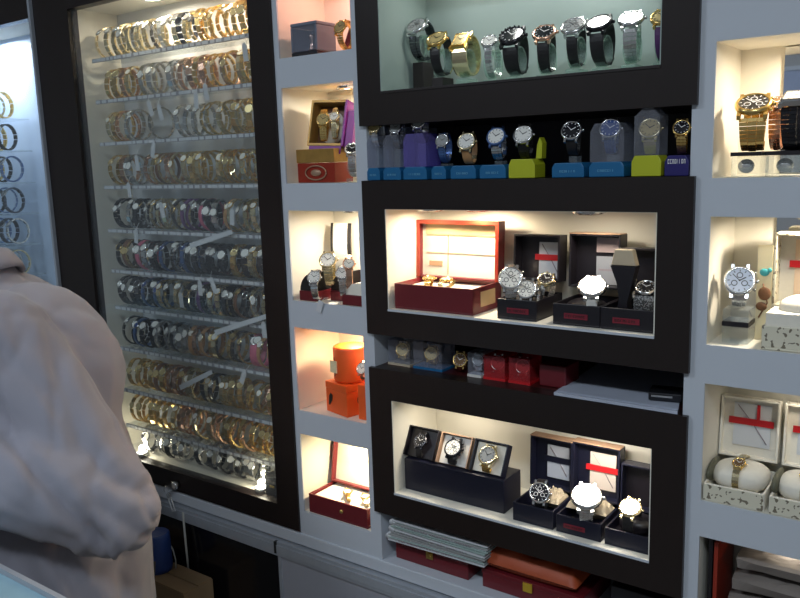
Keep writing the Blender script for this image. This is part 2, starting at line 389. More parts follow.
for ri, (z, pat) in enumerate(zip(ROWZ, ROWS)):
    sh = thing('glass_shelf', 'narrow clear shelf with white price strip holding the %s row of bracelet watches' % ROWN[ri], 'shelf', (-1.35, 0, z-.0345)) if ri < 10 else None
    if sh:
        box(-.236, .262, .022, .10, -.002, 0).build('shelf_panel', acry, sh)
        box(-.236, .262, .019, .022, -.007, .001).build('price_rail', mat('price_rail_plastic', (.26, .26, .29), .5), sh)
        st = MB()
        x = -.234
        while x < .25:
            w_ = random.uniform(.008, .02); st.box(x, x+w_, .0185, .0189, -.006, 0); x += w_+random.uniform(.001, .009)
        st.build('price_labels', paper, sh)
        if ri == 0:
            pass
    n = len(pat); X0, X1 = -1.575, -1.098
    k = 0
    for i, ch in enumerate(pat):
        if ch == '.': continue
        x = X0+(X1-X0)*(i+.5)/n + random.uniform(-.0035, .0035)
        rr = .0315 if ri < 10 else .029
        q = random.choice([0, 1, 2]); nm = SM[ch][0]
        if ri == 10 and i == 14: rr = .036
        lab = '%s bracelet watch, %s from the left, %s row of the tall cabinet' % (nm, ORD[k], ROWN[ri])
        wv = (.0078, .0088, .0098)[q]
        if ri in (5, 7) and ch in 'PkS': wv = .0105
        small_watch(ch, lab, x, z if ri < 10 else .8945+rr+.0045, wv, rr, 'bracelet watches in the %s row of the tall cabinet' % ROWN[ri], R((22, 34, 46)[(q+i) % 3])); k += 1
# second cabinet, seen only at the picture edge
for ri, z in enumerate((1.72, 1.64, 1.56, 1.48, 1.40, 1.32)):
    sh = thing('glass_shelf', 'clear shelf in the pale blue cabinet, %s from its top' % ORD[ri], 'shelf', (-2.2, 0, z-.0345))
    box(-.30, .20, .016, .10, -.003, 0).build('shelf_panel', acry, sh)
    for k in range(3):
        small_watch('SgGkBs'[(ri+k) % 6], '%s bracelet watch, %s on the %s shelf of the pale blue cabinet' % (SM['SgGkBs'[(ri+k) % 6]][0], ORD[k], ORD[ri]), -2.115+k*.042, z, .011, .0315, 'watches in the pale blue cabinet', R(34))
# hanging paper tags
TAGS = [(153, 150, 20), (137, 163, 0), (162, 210, -8), (206, 92, -6), (196, 100, 4), (160, 112, -10), (136, 236, 12), (181, 300, 0), (200, 288, 4), (213, 285, -18), (232, 217, 8), (264, 330, 0), (243, 377, 30), (129, 190, 0), (245, 52, -2), (150, 108, -14)]
for i, (px, py, a) in enumerate(TAGS):
    p = onplane(px, py, .012)
    t = thing('price_tag', 'small white paper price tag hanging among the bracelet watches, %s counted from the left' % ORD[sorted(range(len(TAGS)), key=lambda q: TAGS[q][0]).index(i)], 'price tag', p, rot=(R(4), R(a), 0), group='hanging paper price tags')
    MB().prism([(-.006, -.016), (.006, -.016), (.006, .011), (.003, .016), (-.003, .016), (-.006, .011)], -.0004, .0004).build('card', paper, t)
    MB().tube([(0, 0, .013), (.001, .003, .022), (0, .008, .028)], .0004, 5).build('string', inkw, t)
for px, py, px2, py2, lab in ((215, 333, 268, 316, 'long pale paper strip lying across the seventh row at the right of the tall cabinet'), (180, 388, 212, 372, 'short yellowish paper strip lying across the ninth row of the tall cabinet'),
                              (190, 246, 232, 232, 'cream paper strip lying across the fifth row of the tall cabinet')):
    a = onplane(px, py, .010); b = onplane(px2, py2, .010); d = b-a; L = d.length
    t = MB().prism([(0, -.005), (L, -.004), (L, .005), (0, .006)], -.0004, .0004, ).build('paper_strip', paper); t.location = a; t.rotation_euler = (0, -math.atan2(d.z, d.x), 0)
    tag(t, lab, 'paper strip')
bb = thing('jewellery_box', 'small black box in the lower right corner of the tall cabinet', 'box', (-1.107, .030, .8945))
box(-.022, .018, -.015, .03, 0, .032).build('base', blackb, bb, .002); box(-.023, .019, -.016, .031, .032, .042).build('lid', blackb, bb, .002)
box(-.006, .006, -.018, -.016, .020, .024).build('clasp', brasst, bb)
# lock and key with tag on the bottom rail
lk = onplane(178, 484, -.004)
t = thing('showcase_lock', 'small steel showcase lock on the dark bottom rail with a dangling key', 'lock', lk)
MB().lathe([(.009, 0), (.009, .012), (.007, .014)], Matrix.Rotation(R(90), 4, 'X'), 16).build('cylinder', silver, t)
MB().box(-.0015, .0015, -.028, -.014, -.006, .006).lathe([(.007, -.001), (.007, .001)], Matrix.Translation((0, -.031, 0)) @ Matrix.Rotation(R(90), 4, 'Y'), 14).build('key', silver, t)
tt = thing('key_tag', 'whitish plastic key tag dangling under the showcase lock', 'tag', lk+Vector((.006, -.033, -.007)), rot=(0, R(-22), 0))
MB().tube([(.006*math.sin(a*PI/6), 0, -.006+.006*math.cos(a*PI/6)) for a in range(13)], .0007, 6).build('ring', silver, tt)
MB().box(-.006, -.004, -.001, .001, -.040, -.012).box(.004, .006, -.001, .001, -.040, -.012).box(-.006, .006, -.001, .001, -.042, -.038).box(-.006, .006, -.001, .001, -.014, -.011).build('tag_frame', paper, tt)

# ---------------------------------------------------------------- niche columns
def niche_column(label, x0, x1, ox0, ox1, niches, z0, D, mirror_from=None):
    t = thing('shelf_column', label, 'shelving', (x0, 0, 0)); f = MB()
    f.box(0, ox0-x0, 0, .003, z0, TOP).box(ox1-x0, x1-x0, 0, .003, z0, TOP)
    zs = sorted(niches); prev = z0
    for a, b in zs:
        if a > prev: f.box(ox0-x0, ox1-x0, 0, .003, prev, a)
        prev = b
    f.box(ox0-x0, ox1-x0, 0, .003, prev, TOP); f.build('front_frame', white, t)
    box(0, .006, .003, D+.02, z0, TOP).build('side_board', white, t); box(x1-x0-.010, x1-x0, .003, D+.02, z0, TOP).build('side_board', white, t)
    for a, b in zs:
        l = MB(); p, q = ox0-x0, ox1-x0
        l.box(p-.004, p, .003, D, a-.004, b+.004).box(q, q+.004, .003, D, a-.004, b+.004).box(p, q, .003, D, a-.006, a).box(p, q, .003, D, b, b+.006).box(p-.004, q+.004, D, D+.004, a-.006, b+.006)
        l.build('niche_lining', cream, t)
    return t
N1 = [(1.731, 1.897), (1.516, 1.681), (1.304, 1.468), (1.095, 1.254), (.893, 1.049)]
niche_column('narrow bluish white column of five lit niches between the tall cabinet and the dark unit', -1.022, -.832, -1.010, -.848, N1, .846, .125)
N2 = [(1.731, 1.897), (1.516, 1.681), (1.302, 1.468), (1.087, 1.250), (.862, 1.036)]
rc = niche_column('bluish white column of lit niches at the right end of the display wall', -.296, .02, -.277, -.06, N2, .846, .125)
mn = ['highest', 'second', 'third', 'fourth', 'lowest']
for i, ((a, b), pw, c) in enumerate(zip(N1, P_N1, C_N1)):
    puck(-.91, .06, b-.0005, pw, c, 'round downlight in the %s niche of the narrow white column' % mn[i], .013)
for i, ((a, b), pw) in enumerate(zip(N2, P_N2)):
    puck(-.17, .06, b-.0005, pw, (1, .86, .66), 'round downlight in the %s niche of the right-hand white column' % mn[i], .013)
for a, b in N2[1:3]:
    m_ = box(.296-.222, .296-.062, .119, .1245, a+.002, b-.002).build('mirror_panel', mirror, rc)
# a white framed notice on the shop wall opposite, seen in the mirror
pf = thing('framed_notice', 'white framed notice with dark blue scrawl, on the opposite shop wall', 'picture', (-.76, RY0+.012, 1.84))
MB().box(-.15, .15, -.01, .006, -.11, -.09).box(-.15, .15, -.01, .006, .09, .11).box(-.15, -.13, -.01, .006, -.09, .09).box(.13, .15, -.01, .006, -.09, .09).build('frame', white, pf)
box(-.13, .13, -.008, 0, -.09, .09).build('sheet', paperb, pf)

# ---------------------------------------------------------------- dark centre unit
U0, U1 = -.832, -.296
u = thing('shelving_unit', 'wide dark brown display unit with lit windows and open slots', 'shelving', (U0, 0, 0)); w = U1-U0
box(0, .008, 0, .22, .846, TOP).build('side_board', white, u); box(w-.008, w, 0, .22, .846, TOP).build('side_board', white, u)
def panel(z0, z1, wz0, wz1, back):
    a, b = -.786-U0, -.342-U0; e = .0
    f = MB(); f.box(e+.0, a, -.008, .014, z0, z1).box(b, w-.0, -.008, .014, z0, z1).box(a, b, -.008, .014, z0, wz0).box(a, b, -.008, .014, wz1, z1).build('window_frame', dark, u)
    box(.0085, w-.0085, .0145, .21, z0, z0+.012).build('shelf_board', dark, u); box(.0085, w-.0085, .0145, .21, z1-.012, z1).build('shelf_board', dark, u)
    l = MB(); l.box(a, a+.0015, -.0078, .125, wz0, wz1).box(b-.0015, b, -.0078, .125, wz0, wz1).box(a, b, -.0078, .125, wz0-.002, wz0+.0002).box(a, b, -.0078, .125, wz1-.0005, wz1).box(a-.004, b+.004, .125, .129, wz0-.006, wz1+.006)
    l.build('window_lining', back, u)
    MB().box(a, b, -.0095, -.008, wz0-.0035, wz0).build('edge_strip', white if wz0 < 1.5 else dark2, u)
panel(1.607, TOP, 1.659, 1.86, green); panel(1.262, 1.519, 1.308, 1.473, cream); panel(.940, 1.203, .985, 1.150, cream)
box(.0085, w-.0085, .21, .215, .85, TOP).build('back_board', dark2, u)
CW = [(-.70, .05, 1.859, P_C1, (.85, .95, 1)), (-.60, .05, 1.859, P_C1, (.85, .95, 1))]
for i, (x, y, z, p, c) in enumerate(CW): puck(x, y, z, p, c, '%s cool downlight along the ceiling of the top window of the dark unit' % ORD[i], .017, .030)
for i, (x, y, p, c) in enumerate(((-.735, .05, P_C3*.6, (1, .80, .52)), (-.655, .066, P_C3*1.6, (1, .82, .56)))): puck(x, y, 1.4720, p, c, '%s downlight over the boxed watches in the middle window of the dark unit' % ORD[i], .016, .029)
for i, (x, y, p, c) in enumerate(((-.70, .045, P_C4, (1, .88, .68)), )): puck(x, y, 1.1490, p, c, '%s downlight in the ceiling of the lowest lit window of the dark unit' % ORD[i], .016, .029)

# ---------------------------------------------------------------- base
sl = thing('base_sill', 'long bluish white sill running under all the display units', 'sill', (0, 0, 0))
box(-2.60, .02, -.004, .25, .822, .846).build('board', white, sl, .002)
ba = thing('base_cabinet', 'low base cabinet with black and pale grey sliding doors under an aluminium rail', 'cabinet', (0, 0, 0))
box(-2.60, .02, .006, .25, .02, .8215).build('carcass', dark2, ba)
MB().box(-2.60, .02, -.014, .004, .812, .819).box(-2.60, .02, -.016, -.011, .796, .812).box(-2.60, .02, -.014, .004, .789, .796).build('top_rail', alu, ba)
box(-2.60, .02, -.012, .004, .02, .05).build('bottom_rail', alu, ba)
d = box(-1.85, -1.078, -.009, -.003, .05, .789).build('sliding_door', blackgloss, ba, label='glossy black sliding door')
box(-1.078, -1.070, -.011, -.003, .05, .789).build('door_edge', alu, ba)
box(-1.070, -.30, -.009, -.003, .05, .789).build('sliding_door', greyp, ba, label='pale grey sliding door')
box(-.30, .02, -.009, -.003, .05, .789).build('sliding_door', greyp, ba)
box(-2.60, -1.85, -.009, -.003, .05, .789).build('sliding_door', blackgloss, ba)
box(-1.081, -1.076, -.0175, -.010, .795, .8195).build('rail_stop', inkb, ba)
c = onplane(183, 515, -.018); c2 = onplane(189, 577, -.023)
t = MB().tube([c+Vector((0, 0, .006)), c, c.lerp(c2, .5)+Vector((.001, -.001, 0)), c2], .0024).build('cable', cablem)
tag(t, 'white cable hanging from the rail down the black door', 'cable')
ct = thing('cardboard_carton', 'brown cardboard carton standing on the floor beside the person', 'carton', (-1.398, -.066, 0))
hh = .692
MB().box(-.15, .14, -.04, .036, 0, hh).build('carton_body', carton, ct)
MB().box(-.148, .138, -.039, -.004, hh, hh+.0025).box(-.148, .138, -.001, .035, hh, hh+.0025).build('top_flaps', carton, ct)
br = thing('blue_roll', 'blue woven plastic roll standing on top of the cardboard carton', 'roll', (-1.386, -.068, hh+.003))
MB().lathe([(.028, 0), (.030, .01), (.029, .065), (.028, .082), (.025, .085), (.021, .082), (.008, .082)], None, 20).build('roll_body', blueroll, br)
t = MB().tube([onplane(x, y, -.045) for x, y in ((165, 541), (169, 543), (173, 550), (175.5, 560), (176, 571))], .0015).build('cord', cablem); tag(t, 'thin white cord looping beside the blue roll on the carton', 'cord')

# counter in the foreground
cn = thing('shop_counter', 'pale glass topped counter whose corner cuts the bottom left of the view', 'counter', (-1.75, -.812, 0))
box(-.95, .95, -.14, .215, 0, 1.02).build('cabinet_body', mat('counter_body', (.30, .33, .36), .4), cn)
box(-.955, .955, -.145, .225, 1.02, 1.043).build('top_glass', mat('pale_blue_glass_top', (.30, .48, .58), .08, spec=.8), cn)
MB().box(-.96, .96, .2255, .232, 1.018, 1.050).box(-.96, .96, -.155, -.1455, 1.018, 1.050).build('edge_trim', alu, cn)
def short_(s):
    return ' '.join(s.split()[:11])
def strokes(x0, x1, z0, z1, y, n, seed=0):
    """a line of small, not legible lettering, as the photograph shows it"""
    rd = random.Random(seed); b = MB(); w = (x1-x0)/n
    for i in range(n):
        a = x0+w*i; c = a+w*.72; k = rd.choice([0, 1, 2, 3])
        b.box(a, a+w*.2, y-.0003, y, z0, z1)
        if k != 0: b.box(a+w*.2, c, y-.0003, y, z1-(z1-z0)*.2, z1)
        if k in (1, 3): b.box(a+w*.2, c, y-.0003, y, z0, z0+(z1-z0)*.2)
        if k in (2, 3): b.box(c-w*.2, c, y-.0003, y, z0, z1)
    return b
def tray(b, x0, x1, y0, y1, z0, z1, t=.003):
    b.box(x0, x1, y0, y1, z0, z0+t).box(x0, x1, y0, y0+t, z0+t, z1).box(x0, x1, y1-t, y1, z0+t, z1)
    return b.box(x0, x0+t, y0+t, y1-t, z0+t, z1).box(x1-t, x1, y0+t, y1-t, z0+t, z1)
def gift_box(label, x0, x1, y0, y1, z, h, lh, body, lining, group=None, lt=.022, lean=8, card=None, ribbon=None, flabel=None, cushion=None, front=None, lw=0, cat='watch box', name='watch_box', liftd=.0, edge=None, sign=False):
    t = thing(name, label, cat, ((x0+x1)/2, y0, z), 0, group); W_ = (x1-x0)/2; D = y1-y0
    tray(MB(), -W_, W_, 0, D, 0, h).build('base', body, t, .0008)
    box(-W_+.003, W_-.003, .003, D-.003, .003, h*.45).build('base_lining', lining, t)
    if front: box(-W_+.001, W_-.001, -.0006, 0, .001, h-.001).build('front_paper', front, t)
    M = Matrix.Translation((0, D-.001, h+liftd)) @ Matrix.Rotation(R(-lean), 4, 'X')
    L = W_+lw
    lb = MB().box(-L, L, -.001, .002, 0, lh, M).box(-L, -L+.003, -lt, -.001, 0, lh, M).box(L-.003, L, -lt, -.001, 0, lh, M).box(-L+.003, L-.003, -lt, -.001, lh-.003, lh, M).box(-L+.003, L-.003, -lt, -.001, 0, .003, M)
    ld = lb.build('lid', body, t, .0006)
    if edge: box(-L, L, -lt-.001, -.001, lh, lh+.0015, M).build('lid_edge', edge, ld)
    box(-L+.003, L-.003, -.004, -.001, .003, lh-.003, M).build('lid_lining', lining, ld)
    if card:
        cx0, cx1, cz0, cz1 = card[1:]; c = box(cx0, cx1, -.0065, -.0045, cz0, cz1, M).build('leaflet', card[0], ld)
        mz = cz0+(cz1-cz0)*.58
        if ribbon:
            b = MB().box(cx0-.006, cx1+.004, -.0085, -.0065, mz-.0045, mz+.0045, M)
            b.build('ribbon', ribbon, c)
            if sign: box((cx0+cx1)/2+.006, (cx0+cx1)/2+.010, -.0083, -.0065, mz+.004, cz1, M).build('ribbon_end', ribbon, c)
            b = MB(); b.tube([M @ Vector((cx0+.005, -.007, cz1-.003)), M @ Vector(((cx0+cx1)/2, -.0072, mz)), M @ Vector((cx1-.004, -.007, cz0+.006))], .0006, 5); b.build('crease_line', mat('pale_grey_ink', (.3, .25, .28), .6), c)
        else:
            strokes(cx0+.004, cx1-.004, mz-.004, mz, -.0067, 8, 5).add([], []).build('lettering', mat('pale_grey_ink', (.3, .25, .28), .6), c) if False else MB().box(cx0+.004, cx1-.004, -.0068, -.0065, mz-.004, mz-.001, M).build('lettering', mat('pale_grey_ink', (.3, .25, .28), .6), c)
    if flabel:
        fx, fw, fz, fh, fm, fi = flabel
        l = box(fx-fw/2, fx+fw/2, -.0009, 0, fz-fh/2, fz+fh/2).build('front_label', fm, t)
        strokes(fx-fw*.42, fx+fw*.42, fz-fh*.22, fz+fh*.22, -.0009, 8, int(abs(x0)*1000)).build('lettering', fi, l)
    if cushion:
        cm, cx, cy, cz, rx, ry, rz = cushion
        MB().ellipsoid((cx, cy, cz), (rx, ry, rz), 24, 14, None, .8).build('cushion', cm, t)
    return t
def cstand(label, x, y, z, hh=.02, wd=.018, m=None, foot=None, rr=.021, group='clear watch stands'):
    t = thing('watch_stand', label, 'watch stand', (x, y, z), 0, group)
    box(-wd*.6, wd*.6, -.016, .016, 0, hh).build('foot', foot or m or acry, t, .001)
    b = MB(); n = 20; vs = []; fs = []
    for i in range(n+1):
        a = R(-80) + R(340-30)*i/n; cz = hh+.0015+rr
        for q in (rr, rr-.002):
            for sx in (-1, 1): vs.append((sx*wd*.42, -q*.86*math.cos(a), cz+q*math.sin(a)))
    for i in range(n):
        a = i*4; c = a+4
        fs += [(a, a+1, c+1, c), (a+2, c+2, c+3, a+3), (a, c, c+2, a+2), (a+1, a+3, c+3, c+1)]
    fs += [(0, 2, 3, 1), (n*4, n*4+1, n*4+3, n*4+2)]
    b.add(vs, fs).build('cuff', m or acry, t); return t

# ======== top window of the dark unit: watches on clear stands (floor 1.659) ========
Z = 1.6592
C1 = [  # px centre of face, py centre of face, Y, r, strap, case, dial, kind, square, chrono, gems, label, width, lift, theta
 (416, 27, .085, .0185, gun, silver, dgr, 'link', 0, 1, 0, 'large grey-faced steel watch raised on a stand at the left end of the top window', .019, 45),
 (436, 40, .045, .0170, leab, gold, dgd, 'leather', 0, 0, 0, 'gold oval-faced watch on a black strap, lower neighbour of the raised grey-faced watch', .017, 48),
 (460, 41, .055, .0160, goldp, gold, dgd, 'bangle', 1, 0, 0, 'broad polished gold cuff watch in the top window', .026, 45),
 (487, 42, .050, .0125, silver, silver, dwh, 'link', 0, 0, 1, 'slim steel lady watch between the gold cuff and the big black jewelled watch', .011, 42),
 (511, 37, .045, .0200, leab, blkm, dbk, 'leather', 0, 0, 1, 'big black watch with sparkling stones round its face in the top window', .024, 48),
 (542, 34, .050, .0175, leab, rose, dbk, 'leather', 0, 0, 0, 'black-strapped watch with a rose rimmed black face, next right of the big jewelled watch', .018, 48),
 (572, 27, .050, .0180, leab, silver, dgr, 'leather', 0, 1, 0, 'steel chronograph with grey dial on a black strap in the top window', .016, 48),
 (599, 24, .045, .0185, leab, blkm, dsun, 'leather', 0, 0, 0, 'black watch with a large glaring white face on a black strap in the top window', .020, 52),
 (629, 20, .050, .0175, silver, silver, dsun, 'link', 0, 0, 0, 'steel bracelet watch with a glaring white face near the right of the top window', .018, 52),
 (661, 18, .050, .0165, leap, gold, dgd, 'leather', 0, 0, 0, 'gold watch on a dark purple strap, half hidden by the top window frame', .018, 48)]
for i, (px, py, Y, r, s, c, d, k, sq, ch, gm, lab, w, th) in enumerate(C1):
    rz, ry = .029, .0255
    n = Vector((0, -math.cos(R(th)), math.sin(R(th)))); f = onplane(px, py, Y-ry*math.cos(R(th)))
    zb = f.z - rz - rz*math.sin(R(th)); hb = max(.004, zb-Z-.004)
    watch(lab, (f.x, Y, zb), s, c, d, r=r, ry=ry, rz=rz, th=R(th), w=w, kind=k, square=bool(sq), chrono=bool(ch), gems=bool(gm), tz=R(random.uniform(-10, 4)), t=.003)
    cstand('clear watch stand under the %s' % short_(lab.split(' in ')[0].split(' near ')[0].split(',')[0].split(' at ')[0].split(' half')[0].split(' raised')[0].split(' between')[0]), f.x, Y, Z, hb-.0015, .017, acryg, dark2 if i < 2 else None, .0215)

# ======== narrow slot with blue and yellow based cases (floor 1.5192) ========
Z = 1.5195
SL = [(363, 382, 'c', teal, (silver, goldp, dgd), 127, plastic, 'clear case on a blue base holding a dull gold strap, beside the white column'),
      (384, 403, 'c', teal, (gun, silver, dgr), 128, plastic, 'cloudy grey clear case on a blue base, just left of the violet case'),
      (404, 429, 'v', teal, (gun, silver, dgr), 122, plasticv, 'violet tinted case with a white knob on top, on a blue base'),
      (432, 448, '', teal, (bluem, silver, dgr), 141, None, 'small blue base with a dark blue watch, next right of the violet case'),
      (451, 478, '', teal, (leatan, goldp, dwh), 142, None, 'wide blue base with a cream gold watch on a tan strap'),
      (480, 508, '', teal, (silver, bluem, dwh), 137, None, 'blue base with a pale blue and steel watch standing on it'),
      (509, 537, 'y', yellow, (blkm, silver, dwh), 144, None, 'acid yellow base with a white-faced watch, in the middle of the slot'),
      (552, 586, '', teal, (leab, silver, dbk), 131, None, 'wide blue base with a black-faced steel watch on a black strap'),
      (589, 626, 'c', teal, (bluem, silver, dbl), 129, plastic, 'broad clear case on a blue base, just left of the tall peaked case'),
      (631, 663, 't', yellow, (goldp, goldp, dgd), 137, plastic, 'tall peaked clear case over a gold watch on an acid yellow base'),
      (664, 693, 'n', navyb, (gold, gold, dbk), 132, None, 'dark violet blue base lettered in white with a gold black-dialled watch')]
for i, (a, b, kd, bm, (s, c, d), py, cov, lab) in enumerate(SL):
    xa = onplane(a, 178, .0).x+.0015; xb = onplane(b, 178, .0).x-.0015
    xa = max(xa, -.823); xb = min(xb, -.305)
    w = xb-xa; xc = (xa+xb)/2; bh = .027 if bm is yellow else .020
    if kd == 'n': bh = .026
    t = thing('watch_case', lab, 'watch case', (xc, -.004, Z), 0, 'coloured watch cases in the narrow slot')
    prof = [(-w/2, 0), (w/2, 0), (w/2, bh*.7), (w/2-.004, bh), (-w/2+.004, bh), (-w/2, bh*.7)]
    MB().prism(prof, 0, .034 if bm is yellow else .044).build('base', bm, t, .001)
    if kd == 'n': strokes(-w*.36, w*.40, bh*.60, bh*.82, -.0002, 8, 3).build('lettering', inkw, t)
    else:
        if bm is teal: strokes(-w*.25, w*.25, bh*.35, bh*.5, -.0002, 7, i).build('lettering', mat('faint_blue_ink', (.15, .4, .6), .4), t)
    if cov:
        ch = .078 if kd == 't' else (.058 if kd != 'v' else .060)
        if kd == 't': pr = [(-w/2+.003, bh), (w/2-.003, bh), (w/2-.003, bh+.050), (.002, bh+.066), (-w/2+.003, bh+.050)]
        else: pr = [(-w/2+.001, bh), (w/2-.001, bh), (w/2-.001, bh+.040), (w/2-.007, bh+.051), (-w/2+.007, bh+.051), (-w/2+.001, bh+.040)]
        pr = [(x, z+.0002) for x, z in pr]
        MB().prism(pr, .001, .034 if bm is yellow else .043).build('clear_cover', cov, t)
    if kd == 'v': MB().ellipsoid((.004, .02, bh+.055), (.009, .009, .004)).build('knob', lewh, t)
    if kd == 'y': MB().prism([(w/2-.007, bh+.0002), (w/2+.002, bh+.0002), (w/2+.003, bh+.022), (w/2-.001, bh+.030), (w/2-.005, bh+.020)], .018, .032).build('side_guard', yellow, t)
    r = .0150 if w > .035 else .0115
    if kd == 'v': r = .013
    f = onplane(((a+b)/2+(2 if kd != 'y' else 0)), py, .012)
    rz = .0215; th = R(28); ry = .015
    zb = max(Z+bh+.0025, f.z-rz-rz*math.sin(th))
    watch(lab.split(',')[0].replace(' on a blue base', '') + ' - the watch itself' if False else 'watch with %s standing %s the %s' % (
        {dwh: 'white dial', dbk: 'black dial', dgd: 'golden dial', dbl: 'blue dial', dgr: 'grey dial'}[d], 'inside' if cov else 'on', lab.split(' with ')[0].split(' over ')[0].split(',')[0].split(' on a')[0] + [' at the far left', ' beside the violet case', '', ' right of the violet case', ' under the tan strap', ' in the left half', ' of the slot', ' under the black strap', ' left of the tall case', '', ''][i]),
        (f.x if kd != 'y' else f.x, .022, zb), s, c, d, r=r, ry=ry, rz=rz, th=th, w=r*1.05, kind='leather' if s in (leab, leatan) else 'link', tz=R(-8), t=.0026)
    if zb-Z-bh > .004:
        t2 = box(-.006, .006, .018, .034, bh+.0002, bh+(zb-Z-bh)-.003).build('watch_support', acry if not cov else acry, t)

# ======== middle lit window (floor 1.308) ========
Z = 1.3083
t = gift_box('open dark red box with cream lined lid at the left of the middle window', -.779, -.629, .002, .094, Z, .042, .098, maroon, cream, lt=.018, lean=3, lw=.005, name='presentation_box', cat='box')
for o in t.children:
    if o.name.startswith('lid'):
        b = MB(); M = Matrix.Translation((0, .091, .042)) @ Matrix.Rotation(R(-3), 4, 'X')
        b.box(-.068, .068, -.0055, -.004, .072, .073, M).box(-.025, -.024, -.0055, -.004, .006, .072, M).box(-.068, .068, -.0055, -.004, .042, .0428, M).build('lining_seams', tan_b, o)
        box(-.062, -.036, -.0058, -.004, .020, .028, M).build('lid_label', copper, o)
        box(-.070, .070, -.0052, -.004, .074, .092, M).build('lining_band', mat('straw_lining', (.70, .55, .30), .6), o)
        L = .080
        MB().box(-L, -L+.006, -.0195, -.018, 0, .098, M).box(L-.006, L, -.0195, -.018, 0, .098, M).box(-L+.006, L-.006, -.0195, -.018, .092, .098, M).build('lid_rim', redlac, o)
MB().box(-.070, .070, .006, .0885, .0195, .034).build('display_pad', ivory, t)
box(.0751, .0760, .024, .070, .010, .034).build('side_label', tan_b, t)
for i, (x, s, dd, kk, lb) in enumerate(((-.735, gold, dgd, 'link', 'thin gold watch lying at the left of the open dark red box'), (-.70, goldp, dwh, 'link', 'pale watch lying in the middle of the open dark red box'))):
    watch(lb, (x, .040, Z+.0345), s, gold, dd, r=.011, ry=.024, rz=.0065, th=R(85), w=.010, t=.0018, rot=0, tz=R(-20+i*15))
GB = 'dark boxed watches in the middle window'
b1 = gift_box('black watch box next to the dark red box, red striped leaflet in its lid', -.587, -.521, .004, .094, Z, .031, .072, blackb, blackb, GB, lw=.006, lt=.026, lean=3, liftd=.018, card=(paper, -.004, .034, .004, .060), ribbon=red, flabel=(.002, .036, .014, .008, redl, inkb), cushion=(blackb, 0, .055, .018, .030, .018, .012))
b2 = gift_box('black watch box with a bronze-edged open lid and plain grey leaflet', -.495, -.4235, .004, .094, Z, .031, .080, blackb, blackb, GB, lw=.004, lt=.026, lean=2, liftd=.014, card=(mat('grey_leaflet', (.30, .31, .34), .5), -.004, .034, .004, .046), flabel=(.0, .036, .014, .008, redl, inkb), edge=copper, cushion=(blackb, 0, .04, .020, .030, .024, .014))
for o in b2.children_recursive:
    if o.name.startswith('lid') and 'lining' not in o.name and 'edge' not in o.name:
        M = Matrix.Translation((0, .089, .045)) @ Matrix.Rotation(R(-2), 4, 'X'); box(-.004, .030, -.0065, -.0045, .052, .074, M).build('leaflet', mat('rosy_leaflet', (.42, .33, .34), .5), o)
b3 = gift_box('black watch box in the middle window, around the beige topped stand', -.4225, -.3445, .004, .088, Z, .031, .066, blackb, blackb, GB, lw=-.001, lt=.022, lean=2, liftd=.010, flabel=(-.002, .038, .014, .008, redl, inkb), cushion=(blackb, .012, .04, .018, .022, .020, .012))
watch('large steel watch with pale dial raised at the left end of the first black box', (-.573, .029, Z+.0100), silver, silver, dwh, r=.0190, ry=.021, rz=.034, th=R(30), w=.017, chrono=True, tz=R(-14), t=.0034)
watch('steel watch with silvery dial in the first black box of the middle window', (-.547, .034, Z+.0105), silver, silver, dwh, r=.0155, ry=.020, rz=.0235, th=R(28), w=.015, chrono=True, tz=R(-10), t=.003)
watch('dark faced steel and gold watch turned sideways in the first black box', (-.5315, .050, Z+.0145), silver, goldp, dbk, r=.0130, ry=.020, rz=.025, th=R(55), w=.011, tz=R(12), t=.003)
watch('glaring white faced watch on a pale strap in the bronze-edged black box', (onplane(588, 293, .010).x, .028, Z+.0125), lewh, silver, dsun, r=.0205, ry=.022, rz=.0235, th=R(TH_A), w=.016, kind='leather', tz=R(-14), t=.003)
watch('steel bracelet with small dark face just behind the glaring white watch', (-.463, .052, Z+.0145), silver, goldp, dbr, r=.0110, ry=.019, rz=.021, th=R(55), w=.012, tz=R(20), t=.003)
watch('broad patterned black and steel bracelet watch in the right end black box', (-.368, .036, Z+.0145), brace, silver, dbk, r=.0150, ry=.024, rz=.0235, th=R(60), w=.030, kind='bangle', tz=R(-10), t=.003)
st = thing('display_stand', 'dark curved display stand with a beige wedge top in the middle window', 'stand', (-.399, .030, Z+.0145))
prof = [(-.008, 0), (.010, 0), (.008, .022), (.013, .044), (.019, .073), (-.017, .073), (-.008, .050), (-.004, .026)]
MB().prism(prof, -.008, .010).build('neck', blackb, st)
MB().prism([(-.017, .0735), (.019, .0735), (.013, .0955), (-.012, .0955)], -.006, .008).build('top_wedge', beige, st, .001)

